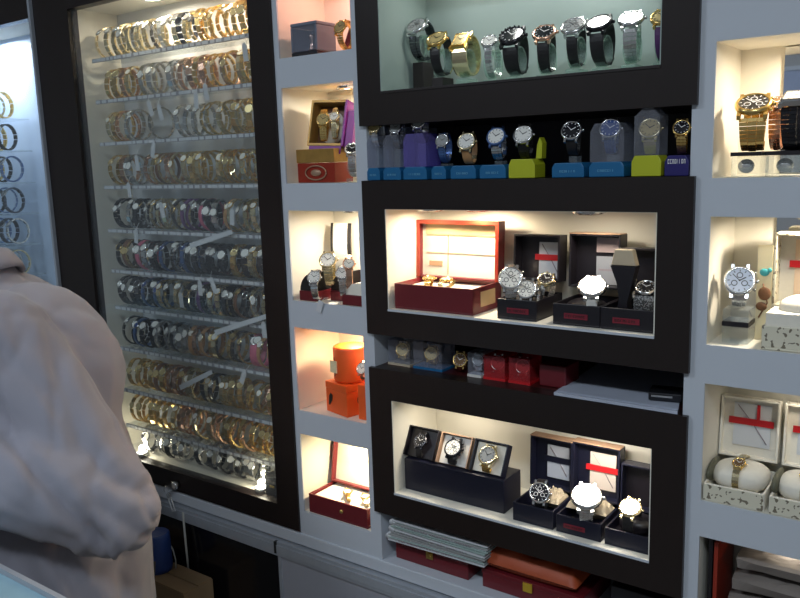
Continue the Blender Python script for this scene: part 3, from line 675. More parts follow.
# ======== dim slot (floor 1.2035) ========
Z = 1.2035
SP = [(388, 410, plastic, goldp, dgd, 'clear box with a pale gold watch at the left end of the dim slot', .044, beige),
      (413, 442, plastic, leatan, dgd, 'clear blue-edged box with an orange and gold watch in the dim slot', .046, teal),
      (446, 466, None, rose, dbr, 'brownish gold bracelet watch in the dim slot', 0, None),
      (467, 481, plastic, silver, dgr, 'narrow frosted clear box between the brown gold bracelet and the red boxes', .040, None),
      (483, 505, plasticr, goldp, dgr, 'red clear box, left one of the two in the dim slot', .038, red),
      (508, 530, plasticr, rose, dgr, 'red clear box, right one of the two in the dim slot', .040, red)]
for i, (a, b, cov, s, d, lab, hh, back) in enumerate(SP):
    yy = .022; xa = onplane(a, 365, yy).x; xb = onplane(b, 365, yy).x; w = xb-xa; xc = (xa+xb)/2
    if cov:
        t = thing('watch_case', lab, 'watch case', (xc, yy, Z), 0, 'clear boxes in the dim slot')
        box(-w/2, w/2, 0, .045, 0, .004).build('base', back or lewh, t)
        box(-w/2+.001, w/2-.001, .001, .043, .0042, hh).build('clear_cover', cov, t)
        if back: box(-w/2+.002, w/2-.002, .0435, .045, .004, hh).build('back_card', back if back is not teal else navy, t)
    wl = 'watch in the dim slot, inside the %s' % lab.split(' with')[0].split(' between')[0].replace(' in the dim slot', '').replace(' of the two', '') if cov else lab
    watch(wl, (xc, yy+.020, Z+(.0075 if cov else .0035)), s, gold if i in (0, 1, 2) else silver, d, r=.0125 if w > .03 else .010, ry=.013, rz=.0145, th=R(20), w=.012, kind='leather' if s is leatan else 'link', tz=R(-12), t=.0022)
t = box(-.022, .022, 0, .05, 0, .034).build('small_box', maroon, None, .002); t.location = (-.508, .03, Z+.0004); tag(t, 'dark red closed box right of the two red clear boxes in the dim slot', 'box')
def P3(px, py, z):
    r = ray(px, py); return CAM + r*((z-CAM.z)/r.z)
mg = thing('magazine', 'silvery white thin magazine stack lying flat in the dim slot', 'magazine', (0, 0, Z+.0004))
q = [P3(602, 362, 1.2065), P3(685, 373, 1.2065), P3(676, 414, 1.2065), P3(553, 394, 1.2065)]
xs = [(min(p.x, -.306), max(p.y, -.006)) for p in q]
vs = [(x, y, zz) for zz in (0, .0045) for x, y in xs]
MB().add(vs, [(0,1,2,3),(7,6,5,4),(0,4,5,1),(1,5,6,2),(2,6,7,3),(3,7,4,0)]).build('pages', mat('silvery_cover', (.46, .50, .60), .3), mg)
vs = [(x, y, zz) for zz in (.0046, .0052) for x, y in xs]
MB().add([(x*.985+.985*0-.0055, y*.93+.006, z) for x, y, z in vs], [(0,1,2,3),(7,6,5,4),(0,4,5,1),(1,5,6,2),(2,6,7,3),(3,7,4,0)]).build('cover', mat('silvery_cover', (.46, .50, .60), .3), mg)
p = P3(664, 398, 1.212)
t = thing('stapler', 'small black gadget with a shiny edge lying on the magazine in the dim slot', 'gadget', (p.x, p.y+.01, Z+.0062), rz=R(12))
box(-.022, .022, -.02, .02, 0, .012).build('body', blkm, t, .002); box(-.018, .010, -.0205, -.0195, .006, .0085).build('shiny_edge', silver, t)
shb = box(-.823, -.305, .02, .205, 1.2032, 1.2034).build('shelf_surface', maroonlam, u); shb.location = (-U0, 0, 0)

# ======== lowest lit window (floor .985) ========
Z = .9853
t = thing('watch_display_tray', 'long navy tray holding three tilted watch pads in the lowest window', 'display tray', (-.682, .016, Z))
MB().prism([(-.098, 0), (.097, 0), (.097, .056), (-.098, .056)], 0, .058).build('tray_body', navy, t, .001)
PD = [(-.071, blackb, dgr), (-.004, lewh, dwh), (.062, ivory, dgd)]
lean = R(-28)
for i, (x, m_, d) in enumerate(PD):
    M = Matrix.Translation((x, .012, .0565)) @ Matrix.Rotation(lean, 4, 'X')
    fr = tray(MB(), -.031, .030, -.011, .004, 0, .052).v
    b = MB().box(-.031, .030, .001, .004, 0, .052, M).box(-.031, -.029, -.012, .001, 0, .052, M).box(.028, .030, -.012, .001, 0, .052, M).box(-.029, .028, -.012, .001, .050, .052, M)
    pd = b.build('tilted_pad', blackb if i == 0 else (copper if i == 1 else navy), t)
    box(-.028, .027, -.004, .0009, .001, .049, M).build('pad_face', m_, pd)
def on_pad(i, lab, strap, case, dial, r, kind, **k):
    x = PD[i][0]; o = watch(lab, (0, 0, 0), strap, case, dial, r=r, ry=.0065, rz=.021, th=R(12), w=r*.95, kind=kind, t=.002, **k)
    o.location = (-.682+x, .016+.012-.006, Z+.0565+.006); o.rotation_euler = (lean, 0, 0); return o
on_pad(0, 'dark leather watch with dim face on the left black-framed pad of the navy tray', leab, gun, dbk, .0125, 'leather')
on_pad(1, 'black rimmed watch with white chronograph dial on the middle white pad of the navy tray', leab, blkm, dwh, .0165, 'leather', chrono=True)
on_pad(2, 'gold watch with large pale dial on the right cream pad of the navy tray', gold, goldp, dgr, .0165, 'link')
for o in ():
    pass
G4 = 'navy watch boxes in the lowest window'
wa = gift_box('navy watch box whose lid leaflet has a dark blue band, right of the navy tray', -.564, -.495, .006, .09, Z, .030, .083, navy, navy, G4, lt=.02, lean=2, lw=.002, liftd=.006, card=(mat('bluish_leaflet', (.42, .45, .52), .5), -.012, .026, .014, .068), ribbon=navy, edge=copper, cushion=(beige, .010, .062, .022, .020, .018, .014))
wb = gift_box('navy watch box whose lid leaflet has a red band, in the lowest window', -.490, -.419, .006, .09, Z, .028, .088, navy, navy, G4, lt=.02, lean=2, lw=.003, liftd=.006, card=(mat('warm_leaflet', (.60, .52, .46), .5), -.014, .028, .014, .072), ribbon=red, edge=copper, flabel=(-.006, .034, .013, .007, redl, inkb), cushion=(beige, .0, .062, .022, .030, .018, .018))
wc = gift_box('dark watch box at the right end of the lowest window', -.413, -.346, .006, .09, Z, .026, .070, navy, blackb, G4, lt=.02, lean=2, lw=.001, liftd=.006, cushion=(blackb, -.002, .045, .022, .024, .022, .014))
watch('steel chronograph with black and white dial in the navy box nearest the tray', (onplane(537, 487, .012).x, .030, Z+.015), leab, silver, dbk, r=.0165, ry=.018, rz=.025, th=R(28), w=.016, kind='leather', chrono=True, tz=R(-10))
watch('big glaring round watch on crumpled beige satin in the centre navy box', (onplane(583, 495, .008).x, .024, Z+.016), silver, silver, dsun, r=.0235, ry=.018, rz=.024, th=R(TH_B), w=.020, tz=R(-14))
watch('gold rimmed oval-looking bright watch in the right end box of the lowest window', (onplane(629, 508, .014).x, .030, Z+.0120), leab, goldp, dsun, r=.0165, ry=.020, rz=.0245, th=R(TH_C), w=.016, kind='leather', gems=True)
# crumpled satin wrap in the centre box
def crumple(name, lab, x0, x1, y0, y1, z, h, m, seed):
    b = MB(); n = 18; vs = []
    for i in range(n+1):
        for j in range(n+1):
            a, c = i/n, j/n; e = math.sin(PI*a)**.5*math.sin(PI*c)**.5
            q = Vector((a*5+seed, c*5, seed)); k = noise.noise(q)+.6*noise.noise(q*2.3)
            vs.append((x0+(x1-x0)*a, y0+(y1-y0)*c, z+h*e*(.6+.5*k)))
    b.add(vs, [(i*(n+1)+j, (i+1)*(n+1)+j, (i+1)*(n+1)+j+1, i*(n+1)+j+1) for i in range(n) for j in range(n)])
    o = b.build(name, m); s = o.modifiers.new('s', 'SOLIDIFY'); s.thickness = .0012; tag(o, lab, 'wrap'); return o
crumple('satin_wrap', 'crumpled beige satin behind the glaring round watch in the centre navy box', -.487, -.422, .034, .070, Z+.029, .034, beige, 2)
crumple('satin_wrap', 'crumpled beige satin beside the chronograph in the navy box nearest the tray', -.526, -.498, .030, .070, Z+.031, .024, beige, 7)

# ======== bottom slot (floor .846) ========
Z = .8464
t = thing('flat_box', 'flat dark red box with a small gold clasp under the folded newspapers', 'box', (-.733, .020, Z))
box(-.075, .076, 0, .11, 0, .028).build('base', maroon, t, .001); box(-.076, .077, -.001, .111, .0285, .042).build('lid', maroon, t, .001)
MB().box(-.008, .006, -.0025, -.001, .018, .034).lathe([(.004, 0), (.003, .003)], Matrix.Translation((-.001, -.0025, .026)) @ Matrix.Rotation(R(90), 4, 'X'), 12).build('clasp', brasst, t)
for i in range(3):
    t = thing('newspaper', 'folded newspaper on the dark red box, %s of the pile' % ['lowest', 'middle', 'topmost'][i], 'newspaper', (-.716+.004*i, .012, Z+.0432+i*.0135), rz=R((1.5, -1, .6)[i]), group='folded newspapers')
    n = 5
    for k in range(n):
        z = k*.0025; q = .002*(k % 2)
        b = MB(); seg = [(-.097+.0*k, z)]; 
        b.box(-.092+q, .100-q*2, -.012+q, .10, z, z+.0019)
        b.build('sheets', [paper, mat('grey_newsprint', (.35, .36, .36), .7), mat('greenish_newsprint', (.36, .46, .44), .7)][(k+i) % 3], t)
    MB().tube([(-.092, -.011, .0062), (-.092, .098, .0062)], .0062, 12).build('fold', paper, t)
    strokes(-.07, .07, .003, .0055, -.0122, 22, i).build('newsprint_text', mat('pale_grey_ink', (.3, .25, .28), .6), t)
t = thing('flat_box', 'dark red box with a square yellow clasp at the bottom centre, under the orange packet', 'box', (-.540, .018, Z))
box(-.088, .088, 0, .12, 0, .024).build('base', maroon, t, .001); box(-.089, .089, -.001, .121, .0245, .033).build('lid', maroon, t, .001)
box(-.012, .004, -.003, -.001, .016, .031).build('clasp', mat('yellow_metal', (.75, .5, .05), .35, .5), t)
def packet():
    b = MB(); n = 22; m_ = 14; vs = []; x0, x1, y0, y1 = -.090, .085, .0, .11
    for s in (0, 1):
        for i in range(n+1):
            for j in range(m_+1):
                a, c = i/n, j/m_; e = (math.sin(PI*a)*math.sin(PI*c))**.2
                k = noise.noise(Vector((a*6, c*4, 3)))
                vs.append((x0+(x1-x0)*a, y0+(y1-y0)*c, (0.014+(.030+.012*k)*e) if s else max(.0, .013-.0125*e)))
    fs = []; N = (n+1)*(m_+1)
    for i in range(n):
        for j in range(m_):
            a = i*(m_+1)+j; f = (a, a+m_+1, a+m_+2, a+1); fs += [f[::-1], tuple(N+q for q in f)]
    b.add(vs, fs, None, True); return b
t = packet().build('orange_packet', mat('rust_orange_cloth', (.40, .07, .02), .5, bump=.4)); t.location = (-.545, .014, Z+.0335); tag(t, 'soft rust orange cloth packet lying on the box with the yellow clasp', 'packet')
t = box(-.05, .05, 0, .10, 0, .05).build('dark_filler', blackb, None, .002); t.location = (-.37, .05, Z); tag(t, 'black block added for the dark interior at the right end of the bottom slot', 'box')  # added black block, stands for the slot's dark interior

# ======== narrow white column niches ========
Z = 1.7315   # highest niche
t = thing('jewellery_case', 'grey lidded display case with a pink and gold ornament in the highest narrow niche', 'case', (-.962, .012, Z))
tray(MB(), -.030, .030, 0, .05, 0, .008).build('base', gun, t, .001)
MB().box(-.030, -.026, 0, .05, .0085, .050).box(.026, .030, 0, .05, .0085, .050).box(-.026, .026, .045, .05, .0085, .050).box(-.030, .030, 0, .05, .0505, .056).build('frame', mat('blue_grey_plastic', (.16, .19, .25), .35), t, .001)
box(-.0255, .0255, .001, .003, .009, .050).build('front_pane', plastic, t)
MB().lathe([(.009, 0), (.006, .008), (.003, .018), (.006, .024), (.004, .031), (.0005, .034)], Matrix.Translation((0, .022, .0085)), 16).build('ornament', rose, t)
t = thing('jewellery_stand', 'dark red wedge shaped jewellery stand at the right of the highest narrow niche', 'stand', (-.878, .045, Z))
MB().prism([(-.030, 0), (.028, 0), (.028, .095), (-.001, .062)], 0, .035).build('wedge', maroon, t, .001)
watch('gold watch with greenish dial leaning on the dark red wedge in the highest narrow niche', (-.872, .018, Z+.003), gold, gold, dgd, r=.0125, ry=.017, rz=.022, th=R(30), w=.012)
Z = 1.5165   # second niche
t = thing('gift_box', 'red box with gold foil rim and ornament, lower box of the second narrow niche', 'box', (-.944, .010, Z))
box(-.046, .040, 0, .05, 0, .034).build('base', redlac, t, .001); box(-.047, .041, -.001, .051, .0345, .058).build('lid', goldfoil, t, .001)
MB().tube([(.024*math.cos(a*PI/12)-.002, -.0018, .017+.012*math.sin(a*PI/12)) for a in range(25)], .0012, 6).ellipsoid((-.002, -.001, .017), (.012, .003, .006)).build('ornament', copper, t)
t = thing('gift_box', 'open purple and bronze box tilted on the red box in the second niche', 'box', (-.930, .018, Z+.0595))
M = Matrix.Rotation(R(-14), 4, 'X') @ Matrix.Rotation(R(10), 4, 'Z')
b = MB(); b.box(-.038, .034, .030, .034, .004, .084, M).box(-.038, -.034, 0, .03, .004, .084, M).box(-.034, .030, 0, .03, .004, .008, M).box(-.034, .030, 0, .03, .080, .084, M).build('frame', goldfoil, t)
MB().box(.030, .034, 0, .03, .004, .084, M).box(-.034, .030, .0015, .003, -.010, .0035, M).build('side_flap', purple, t)
MB().box(.036, .050, .004, .034, .0, .066, M).build('lid', purple, t)
box(-.034, .030, .026, .0298, .009, .079, M).build('lining', leabr, t)
MB().ellipsoid((-.002, .022, .040), (.022, .006, .028), 20, 12, M, .8).build('watch_pillow', ivory, t)
watch('gold watch propped in the open purple box in the second narrow niche', (-.935, .022, Z+.072), gold, gold, dgd, r=.0125, ry=.009, rz=.027, th=R(15), w=.012, tilt=R(-14), rot=R(25))
watch('pale gold slim watch propped beside the gold one in the open purple box', (-.912, .024, Z+.075), goldp, goldp, dwh, r=.0095, ry=.008, rz=.026, th=R(20), w=.009, tilt=R(-14), rot=R(20))
watch('steel watch with dark face at the right edge of the second narrow niche', (-.868, .020, Z+.010), silver, silver, dbk, r=.0130, ry=.019, rz=.026, th=R(45), w=.013, tz=R(-20))
cstand('clear stand under the steel watch in the second narrow niche', -.868, .020, Z, .007, .010, acry, None, .018)
Z = 1.3045   # third niche
def wedge(lab, x, y, w=.040, h=.052, cov=leab):
    t = thing('watch_stand', lab, 'watch stand', (x, y, Z), 0, 'black and dark red stands of the third niche')
    box(-w/2, w/2, 0, .046, 0, .018).build('base', maroon, t, .001)
    pr = [(-w/2+.001, .0185)] + [(-w/2+.001+(w-.002)*(1-math.cos(a*PI/16)), .0185+(h-.018)*math.sin(a*PI/16)) for a in range(1, 9)] + [(w/2-.001, .0185)]
    MB().prism(pr, .002, .044).build('curved_rest', cov, t)
    return t
wedge('black curved stand on a dark red base, left one in the third narrow niche', -.978, .006)
wedge('black curved stand on a dark red base, middle of the third narrow niche', -.925, .030)
wedge('cream topped stand on a dark red base in the third narrow niche', -.873, .004, .044, .040, ivory)
t = thing('display_stand', 'tall cream curved display stand with black edges in the third narrow niche', 'display stand', (-.968, .10, Z))
for nm, m_, xa, xb in (('edge', leab, -.022, -.016), ('cream_face', ivory, -.016, .018), ('edge', leab, .018, .025)):
    b = MB(); vs = []; n = 14
    for i in range(n+1):
        a = i/n; yy = .004-.022*math.sin(PI*a*.9); z = .004+.13*a; xo = .010*math.sin(PI*a)
        for x in (xa+xo, xb+xo):
            vs += [(x, yy-.004, z), (x, yy, z)]
    b.add(vs, [f for i in range(n) for f in ((i*4, i*4+2, i*4+6, i*4+4), (i*4+1, i*4+5, i*4+7, i*4+3), (i*4, i*4+4, i*4+5, i*4+1), (i*4+2, i*4+3, i*4+7, i*4+6))] + [(0, 1, 3, 2), (n*4, n*4+2, n*4+3, n*4+1)])
    b.build(nm, m_, t)
t = box(-.020, .020, 0, .006, 0, .145).build('display_board', maroon); t.location = (-.885, .105, Z); tag(t, 'dark red upright board behind the cream curved stand in the third narrow niche', 'board')
for i, (px, py, yy, s, r, rr, tz_, lb) in enumerate(((320, 285, .020, silver, .013, .026, 25, 'steel lady bracelet watch leaning on the left black stand of the third niche'), (333, 268, .030, goldp, .016, .029, 30, 'pale gold watch with bright face in front of the cream curved stand'),
                                         (346, 280, .020, silver, .012, .026, 35, 'steel bracelet watch hanging low in the middle of the third niche'), (352, 272, .026, rose, .011, .030, 40, 'rose bangle watch at the right of the third narrow niche'))):
    p = onplane(px, py, yy); zb = max(p.z-rr, Z+.0045)
    watch(lb, (p.x, yy-.008, zb), s, s, dwh, r=r, ry=rr*.7, rz=rr, th=R(35), w=r, rot=R(tz_), kind='link' if i < 3 else 'bangle', t=.0024)
pt = onplane(320, 306, -.003)
t = thing('price_tag', 'white paper price tag hanging over the edge of the third narrow niche', 'price tag', pt, rot=(0, R(22), 0))
MB().prism([(-.006, -.012), (.006, -.012), (.006, .010), (-.006, .010)], -.0004, .0004).build('card', paper, t); MB().tube([(0, 0, .009), (.002, .004, .016), (.004, .012, .016)], .0004, 5).build('string', inkw, t)
Z = 1.0955   # fourth niche
t = thing('gift_box', 'bright orange cube box with a black emblem, lower one in the fourth narrow niche', 'box', (-.924, .042, Z), rz=R(-14))
box(-.032, .032, -.026, .026, 0, .045).build('base', orange, t, .001); box(-.0325, .0325, -.0265, .0265, .0455, .058).build('lid', orange, t, .001)
b = MB(); M = Matrix.Translation((-.016, -.0275, .026))
b.prism([(-.006, -.011), (-.003, -.012), (.004, -.002), (.006, .008), (.001, .012), (-.004, .006)], -.0002, .0006, M).build('emblem', inkb, t)
b = MB(); b.tube([(.0331, .006*math.cos(a*PI/8)+.004, .028+.009*math.sin(a*PI/8)) for a in range(13)], .0006, 5).build('side_emblem', inkb, t)
t = thing('gift_box', 'orange round-shouldered box with a dark curved mark, upper one in the fourth narrow niche', 'box', (-.920, .050, Z+.0595), rz=R(-10))
b = MB(); b.lathe([(.030, 0), (.032, .004), (.032, .060), (.030, .064)], None, 32).build('drum', orange, t)
b = MB(); b.tube([(.033*math.cos(R(-105+a*0)), .033*math.sin(R(-105))-.0, .012+a*.005) for a in range(8)], .0009, 5).build('curved_mark', inkb, t)
box(-.018, .0, -.0345, -.0325, .018, .040).build('round_label', mat('cream_card', (.8, .7, .45), .5), t)
watch('rose rimmed watch with white face beside the orange drum in the fourth narrow niche', (-.868, .030, Z+.068), rose, rose, dwh, r=.012, ry=.012, rz=.018, th=R(25), w=.011)
t = thing('watch_stand', 'tall pale stand lifting the rose rimmed watch in the fourth narrow niche', 'watch stand', (-.868, .030, Z)); box(-.010, .010, -.014, .014, 0, .063).build('post', orange, t)
Z = .8935    # lowest niche
t = gift_box('open dark red box with cream lining and a gold button in the lowest narrow niche', -1.000, -.858, .004, .085, Z, .037, .10, maroon, ivory, lt=.016, lean=10, name='presentation_box', cat='box')
MB().lathe([(.004, 0), (.0035, .002), (.001, .003)], Matrix.Translation((.01, -.0002, .020)) @ Matrix.Rotation(R(90), 4, 'X'), 14).build('gold_button', brasst, t)
MB().box(-.065, .065, .006, .078, .0167, .032).build('display_pad', ivory, t)
watch('slim gold watch lying diagonally in the open box of the lowest narrow niche', (-.93, .036, Z+.0325), gold, gold, dwh, r=.009, ry=.026, rz=.006, th=R(85), w=.008, t=.0016, tz=R(-35))
watch('paler slim gold watch lying in the open box of the lowest narrow niche', (-.888, .036, Z+.0325), goldp, gold, dwh, r=.009, ry=.026, rz=.006, th=R(85), w=.008, t=.0016, tz=R(-35))

# ======== right-hand column niches ========
Z = 1.5165
for i, (x, w) in enumerate(((-.242, .034), (-.197, .044), (-.145, .044), (-.098, .04))):
    t = thing('display_block', 'clear acrylic block with black top plate, %s from the left in the right-hand niche' % ORD[i], 'display block', (x, .018, Z), 0, 'clear blocks in the right-hand niche')
    box(-w/2, w/2, 0, .05, 0, .025).build('block', acry, t, .001); box(-w/2-.001, w/2+.001, -.001, .051, .0255, .0305).build('top_plate', blackb, t)
    MB().ellipsoid((-.004, .022, .0128), (.010, .008, .009)).build('inner_ornament', silver, t)
watch('massive gold chronograph with dark dial standing on a clear block in the right-hand niche', (-.238, .034, Z+.0335), gold, gold, dbk, r=.0215, ry=.022, rz=.029, th=R(56), w=.030, chrono=True, t=.0038, tz=R(-6))
watch('rose gold bracelet watch pressed behind the massive gold chronograph', (-.2165, .064, Z+.0335), rose, rose, dbr, r=.0120, ry=.018, rz=.031, th=R(50), w=.014, t=.0032)
watch('black mesh watch with square steel face on a clear block in the right-hand niche', (-.190, .034, Z+.0335), blkm, silver, dwh, r=.0195, ry=.022, rz=.030, th=R(70), w=.027, square=True, t=.0034)
watch('curved steel bangle watch right of the square faced watch', (-.160, .035, Z+.0335), silver, silver, dwh, r=.010, ry=.020, rz=.027, th=R(40), w=.008, kind='bangle', t=.003)
watch('pale round watch on the next clear block, cut off at the picture edge', (-.138, .040, Z+.0335), lewh, silver, dwh, r=.018, ry=.022, rz=.030, th=R(45), w=.018, kind='leather')
Z = 1.3025
t = thing('watch_stand', 'clear block stand with a black band, left of the standing cream card', 'watch stand', (-.247, .020, Z))
box(-.016, .016, 0, .036, 0, .022).build('foot', acry, t, .001); box(-.0162, .0162, -.0004, .0364, .0225, .0285).build('band', blackb, t); box(-.016, .016, 0, .036, .029, .045).build('cap', acry, t, .001)
watch('steel watch with pale bluish dial on the block with a black band', (-.247, .038, Z+.0480), silver, silver, mat('pale_blue_dial', (.60, .66, .78), .25, coat=1), r=.0195, ry=.016, rz=.0235, th=R(25), w=.018, chrono=True, tz=R(-8))
t = gift_box('open cream gift box with red ribbon, beside the card with the teal bird', -.212, -.098, .006, .09, Z, .030, .095, floral, ivory, lt=.030, lean=0, liftd=.016, card=(mat('peach_card', (.80, .60, .42), .6), -.036, .05, .010, .085), ribbon=red, cushion=(ivory, -.0, .045, .048, .046, .030, .018))
box(-.0535, .0535, .0035, .0805, .0145, .046).build('inner_tray', ivory, t)
watch('tiny gold lady watch on the ivory cushion of the open cream gift box', (-.160, .045, Z+.0475), gold, gold, dbr, r=.0075, ry=.0315, rz=.0195, th=R(60), w=.006, t=.0014)
t = thing('perfume_card', 'cream standing card with a teal bird and dark branches painted on it', 'card', (-.221, .058, Z))
box(-.010, .008, 0, .004, 0, .125).build('card', mat('cream_card', (.8, .7, .45), .5), t)
MB().ellipsoid((-.001, -.001, .090), (.006, .002, .005)).ellipsoid((.005, -.001, .093), (.003, .0015, .003)).build('teal_bird', mat('teal_paint', (.05, .35, .38), .5), t)
MB().ellipsoid((0, -.001, .062), (.008, .002, .009), 12, 8).ellipsoid((-.003, -.001, .045), (.007, .002, .006), 10, 6).tube([(-.006, -.001, .03), (.004, -.001, .05), (-.002, -.001, .075)], .001, 5).build('dark_branches', leabr, t)
Z = 1.0875
for i, (x0, x1, xx) in enumerate(((-.2755, -.199, ' with a gold watch on its pillow'), (-.1935, -.117, ', second along the shelf'))):
    t = gift_box('%s open floral gift box with red ribbon and white pillow in the fourth niche' % ['first', 'second'][i], x0, x1, .004, .092, Z, .024, .085, ivory, ivory, 'cream gift boxes with red ribbons', lt=.014, lean=4, liftd=.016, card=(paper, -.022, .026, .016, .076), ribbon=red, front=floral, cushion=(ivory, 0, .044, .028, .036, .034, .018), sign=True)
    MB().ellipsoid((-.036, .044, .030), (.006, .034, .014), 12, 8).build('bow_end', mat('olive_satin', (.12, .12, .08), .5), t)  # dark olive satin roll along one end of the pillow
    watch(['slim gold watch wrapped round the white pillow of the first floral gift box', 'slim watch wrapped round the pillow of the second floral gift box, at the picture edge'][i], ((x0+x1)/2, .048, Z+.0095), goldp, gold, dbr, r=.0088, ry=.0365, rz=.0215, th=R(62), w=.009, t=.0018)
Z = .8625
for i in range(5):
    t = crumple('folded_cloth', 'greyish beige folded cloth in the lowest right-hand niche, %s of the pile' % ['lowest', 'second', 'third', 'fourth', 'topmost'][i], -.250+.004*i, -.075, .012+.004*i, .115, Z+.010+i*.0295, .011, mat('greyish_beige_cloth', (.22, .19, .17), .9, bump=.3), 11+i*3)
    t.modifiers['s'].thickness = .015; t.modifiers['s'].offset = 0; t['category'] = 'cloth'; t['group'] = 'folded cloths'; t.location.z = .006
t = box(0, .005, 0, .09, 0, .160).build('upright_board', redlac); t.location = (-.262, .02, Z); tag(t, 'thin dark red upright board at the left of the lowest right-hand niche', 'board')
t = box(0, .005, 0, .10, 0, .166).build('upright_board', blackb); t.location = (-.269, .02, Z); tag(t, 'thin black upright board against the side of the lowest right-hand niche', 'board')

# downlights that the watch faces mirror towards the camera, as in the photograph
def glare_lamp(label, zc, power, c, lab, r=.018, size=.031):
    o = next(o for o in col.objects if o.get('label') == label); ry, rz, th, h = FACE[label]
    M = Matrix.LocRotScale(o.location, o.rotation_euler, None) @ case_matrix(ry, rz, th, -h*.35)
    p = M @ Vector((0, 0, h*.86)); n = (M.to_3x3() @ Vector((0, 0, 1))).normalized(); v = (CAM-p).normalized(); rr = n*(2*n.dot(v))-v
    q = p + rr*((zc-p.z)/rr.z); print('GLARE', lab, q); puck(q.x, q.y, zc, power, c, lab, r, size)
bylab = lambda k: next(o['label'] for o in col.objects if o.get('label') and o['label'].startswith(k))
glare_lamp(bylab('black watch with a large glaring'), 1.859, P_C1*1.2, (.88, .96, 1), 'cool downlight above the black watch with the glaring white face')
glare_lamp(bylab('steel bracelet watch with a glaring'), 1.859, P_C1*1.2, (.88, .96, 1), 'cool downlight above the steel watch with the glaring white face')
glare_lamp(bylab('glaring white faced watch on a pale'), 1.4720, P_C3*.4, (1, .88, .70), 'downlight above the glaring white watch of the middle window')
glare_lamp(bylab('big glaring round watch'), 1.1490, P_C4, (1, .92, .80), 'downlight above the centre navy box of the lowest window', .018, .034)
glare_lamp(bylab('gold rimmed oval-looking'), 1.1490, P_C4*.7, (1, .92, .80), 'downlight above the right end box of the lowest window', .013, .025)
# ---------------------------------------------------------------- the person behind the counter
def skin_mesh(pts, edges, rad, root=0, sub=2):
    me = bpy.data.meshes.new('tmp'); me.from_pydata([tuple(p) for p in pts], edges, [])
    o = bpy.data.objects.new('tmp', me); col.objects.link(o)
    sk = o.modifiers.new('k', 'SKIN'); sk.use_smooth_shade = True
    for i, r in enumerate(rad):
        v = me.skin_vertices[0].data[i]; v.radius = r if isinstance(r, tuple) else (r, r); v.use_root = (i == root)
    s = o.modifiers.new('s', 'SUBSURF'); s.levels = sub; s.render_levels = sub
    dg = bpy.context.evaluated_depsgraph_get(); ev = o.evaluated_get(dg); m = bpy.data.meshes.new_from_object(ev)
    bpy.data.objects.remove(o); vs = [v.co.copy() for v in m.vertices]; fs = [tuple(p.vertices) for p in m.polygons]
    nm = [v.normal.copy() for v in m.vertices]; bpy.data.meshes.remove(m); return vs, fs, nm
F_ = Vector((-.81, -.59, 0)); S_ = Vector((.59, -.81, 0)); UP = Vector((0, 0, 1))
K_ = 1.12
def sn(x, y, d): return seen(x, y, d*K_)
pel = sn(52, 660, 1.20); wst = sn(42, 560, 1.20); chs = sn(16, 430, 1.20); upc = sn(2, 352, 1.20); nkb = sn(-20, 292, 1.20); nck = sn(-42, 255, 1.20); hd = nck + F_*.06 + UP*.10
nsh = sn(-2, 352, 1.075); fsh = sn(48, 328, 1.33); elb = sn(112, 508, 1.045); frm = sn(20, 482, .995); wri = sn(-90, 455, .96)
hps = [(-S_*.085), (S_*.085)]; floorz = .0
knees = [pel+h*1.05+F_*(.02)+Vector((0, 0, .44-pel.z)) for h in hps]; ank = [pel+h*1.1-F_*.02+Vector((0, 0, .08-pel.z)) for h in hps]
toes = [a+F_*.17+Vector((0, 0, -.045)) for a in ank]
fel = fsh+F_*.14+Vector((0, 0, -.25)); fwr = fel+F_*.20+Vector((0, 0, .02))
pn = thing('person', 'person in a pale pink long sleeved shirt bending over the counter, face out of view', 'person', (pel.x, pel.y, 0))
O0 = Vector((pel.x, pel.y, 0))
pts = [pel, wst, chs, upc, nkb, nck, hd, nsh, elb, frm, wri, fsh, fel, fwr, pel+hps[0], knees[0], ank[0], toes[0], pel+hps[1], knees[1], ank[1], toes[1]]
ed = [(0,1),(1,2),(2,3),(3,4),(4,5),(5,6),(3,7),(7,8),(8,9),(9,10),(3,11),(11,12),(12,13),(0,14),(14,15),(15,16),(16,17),(0,18),(18,19),(19,20),(20,21)]
rd = [.12,.125,.135,.10,.040,.042,.085,.045,.036,.034,.024,.045,.036,.024,.075,.05,.035,.03,.075,.05,.035,.03]
vs, fs, nm = skin_mesh([p-O0 for p in pts], ed, rd)
b = MB().add(vs, fs, None, True)
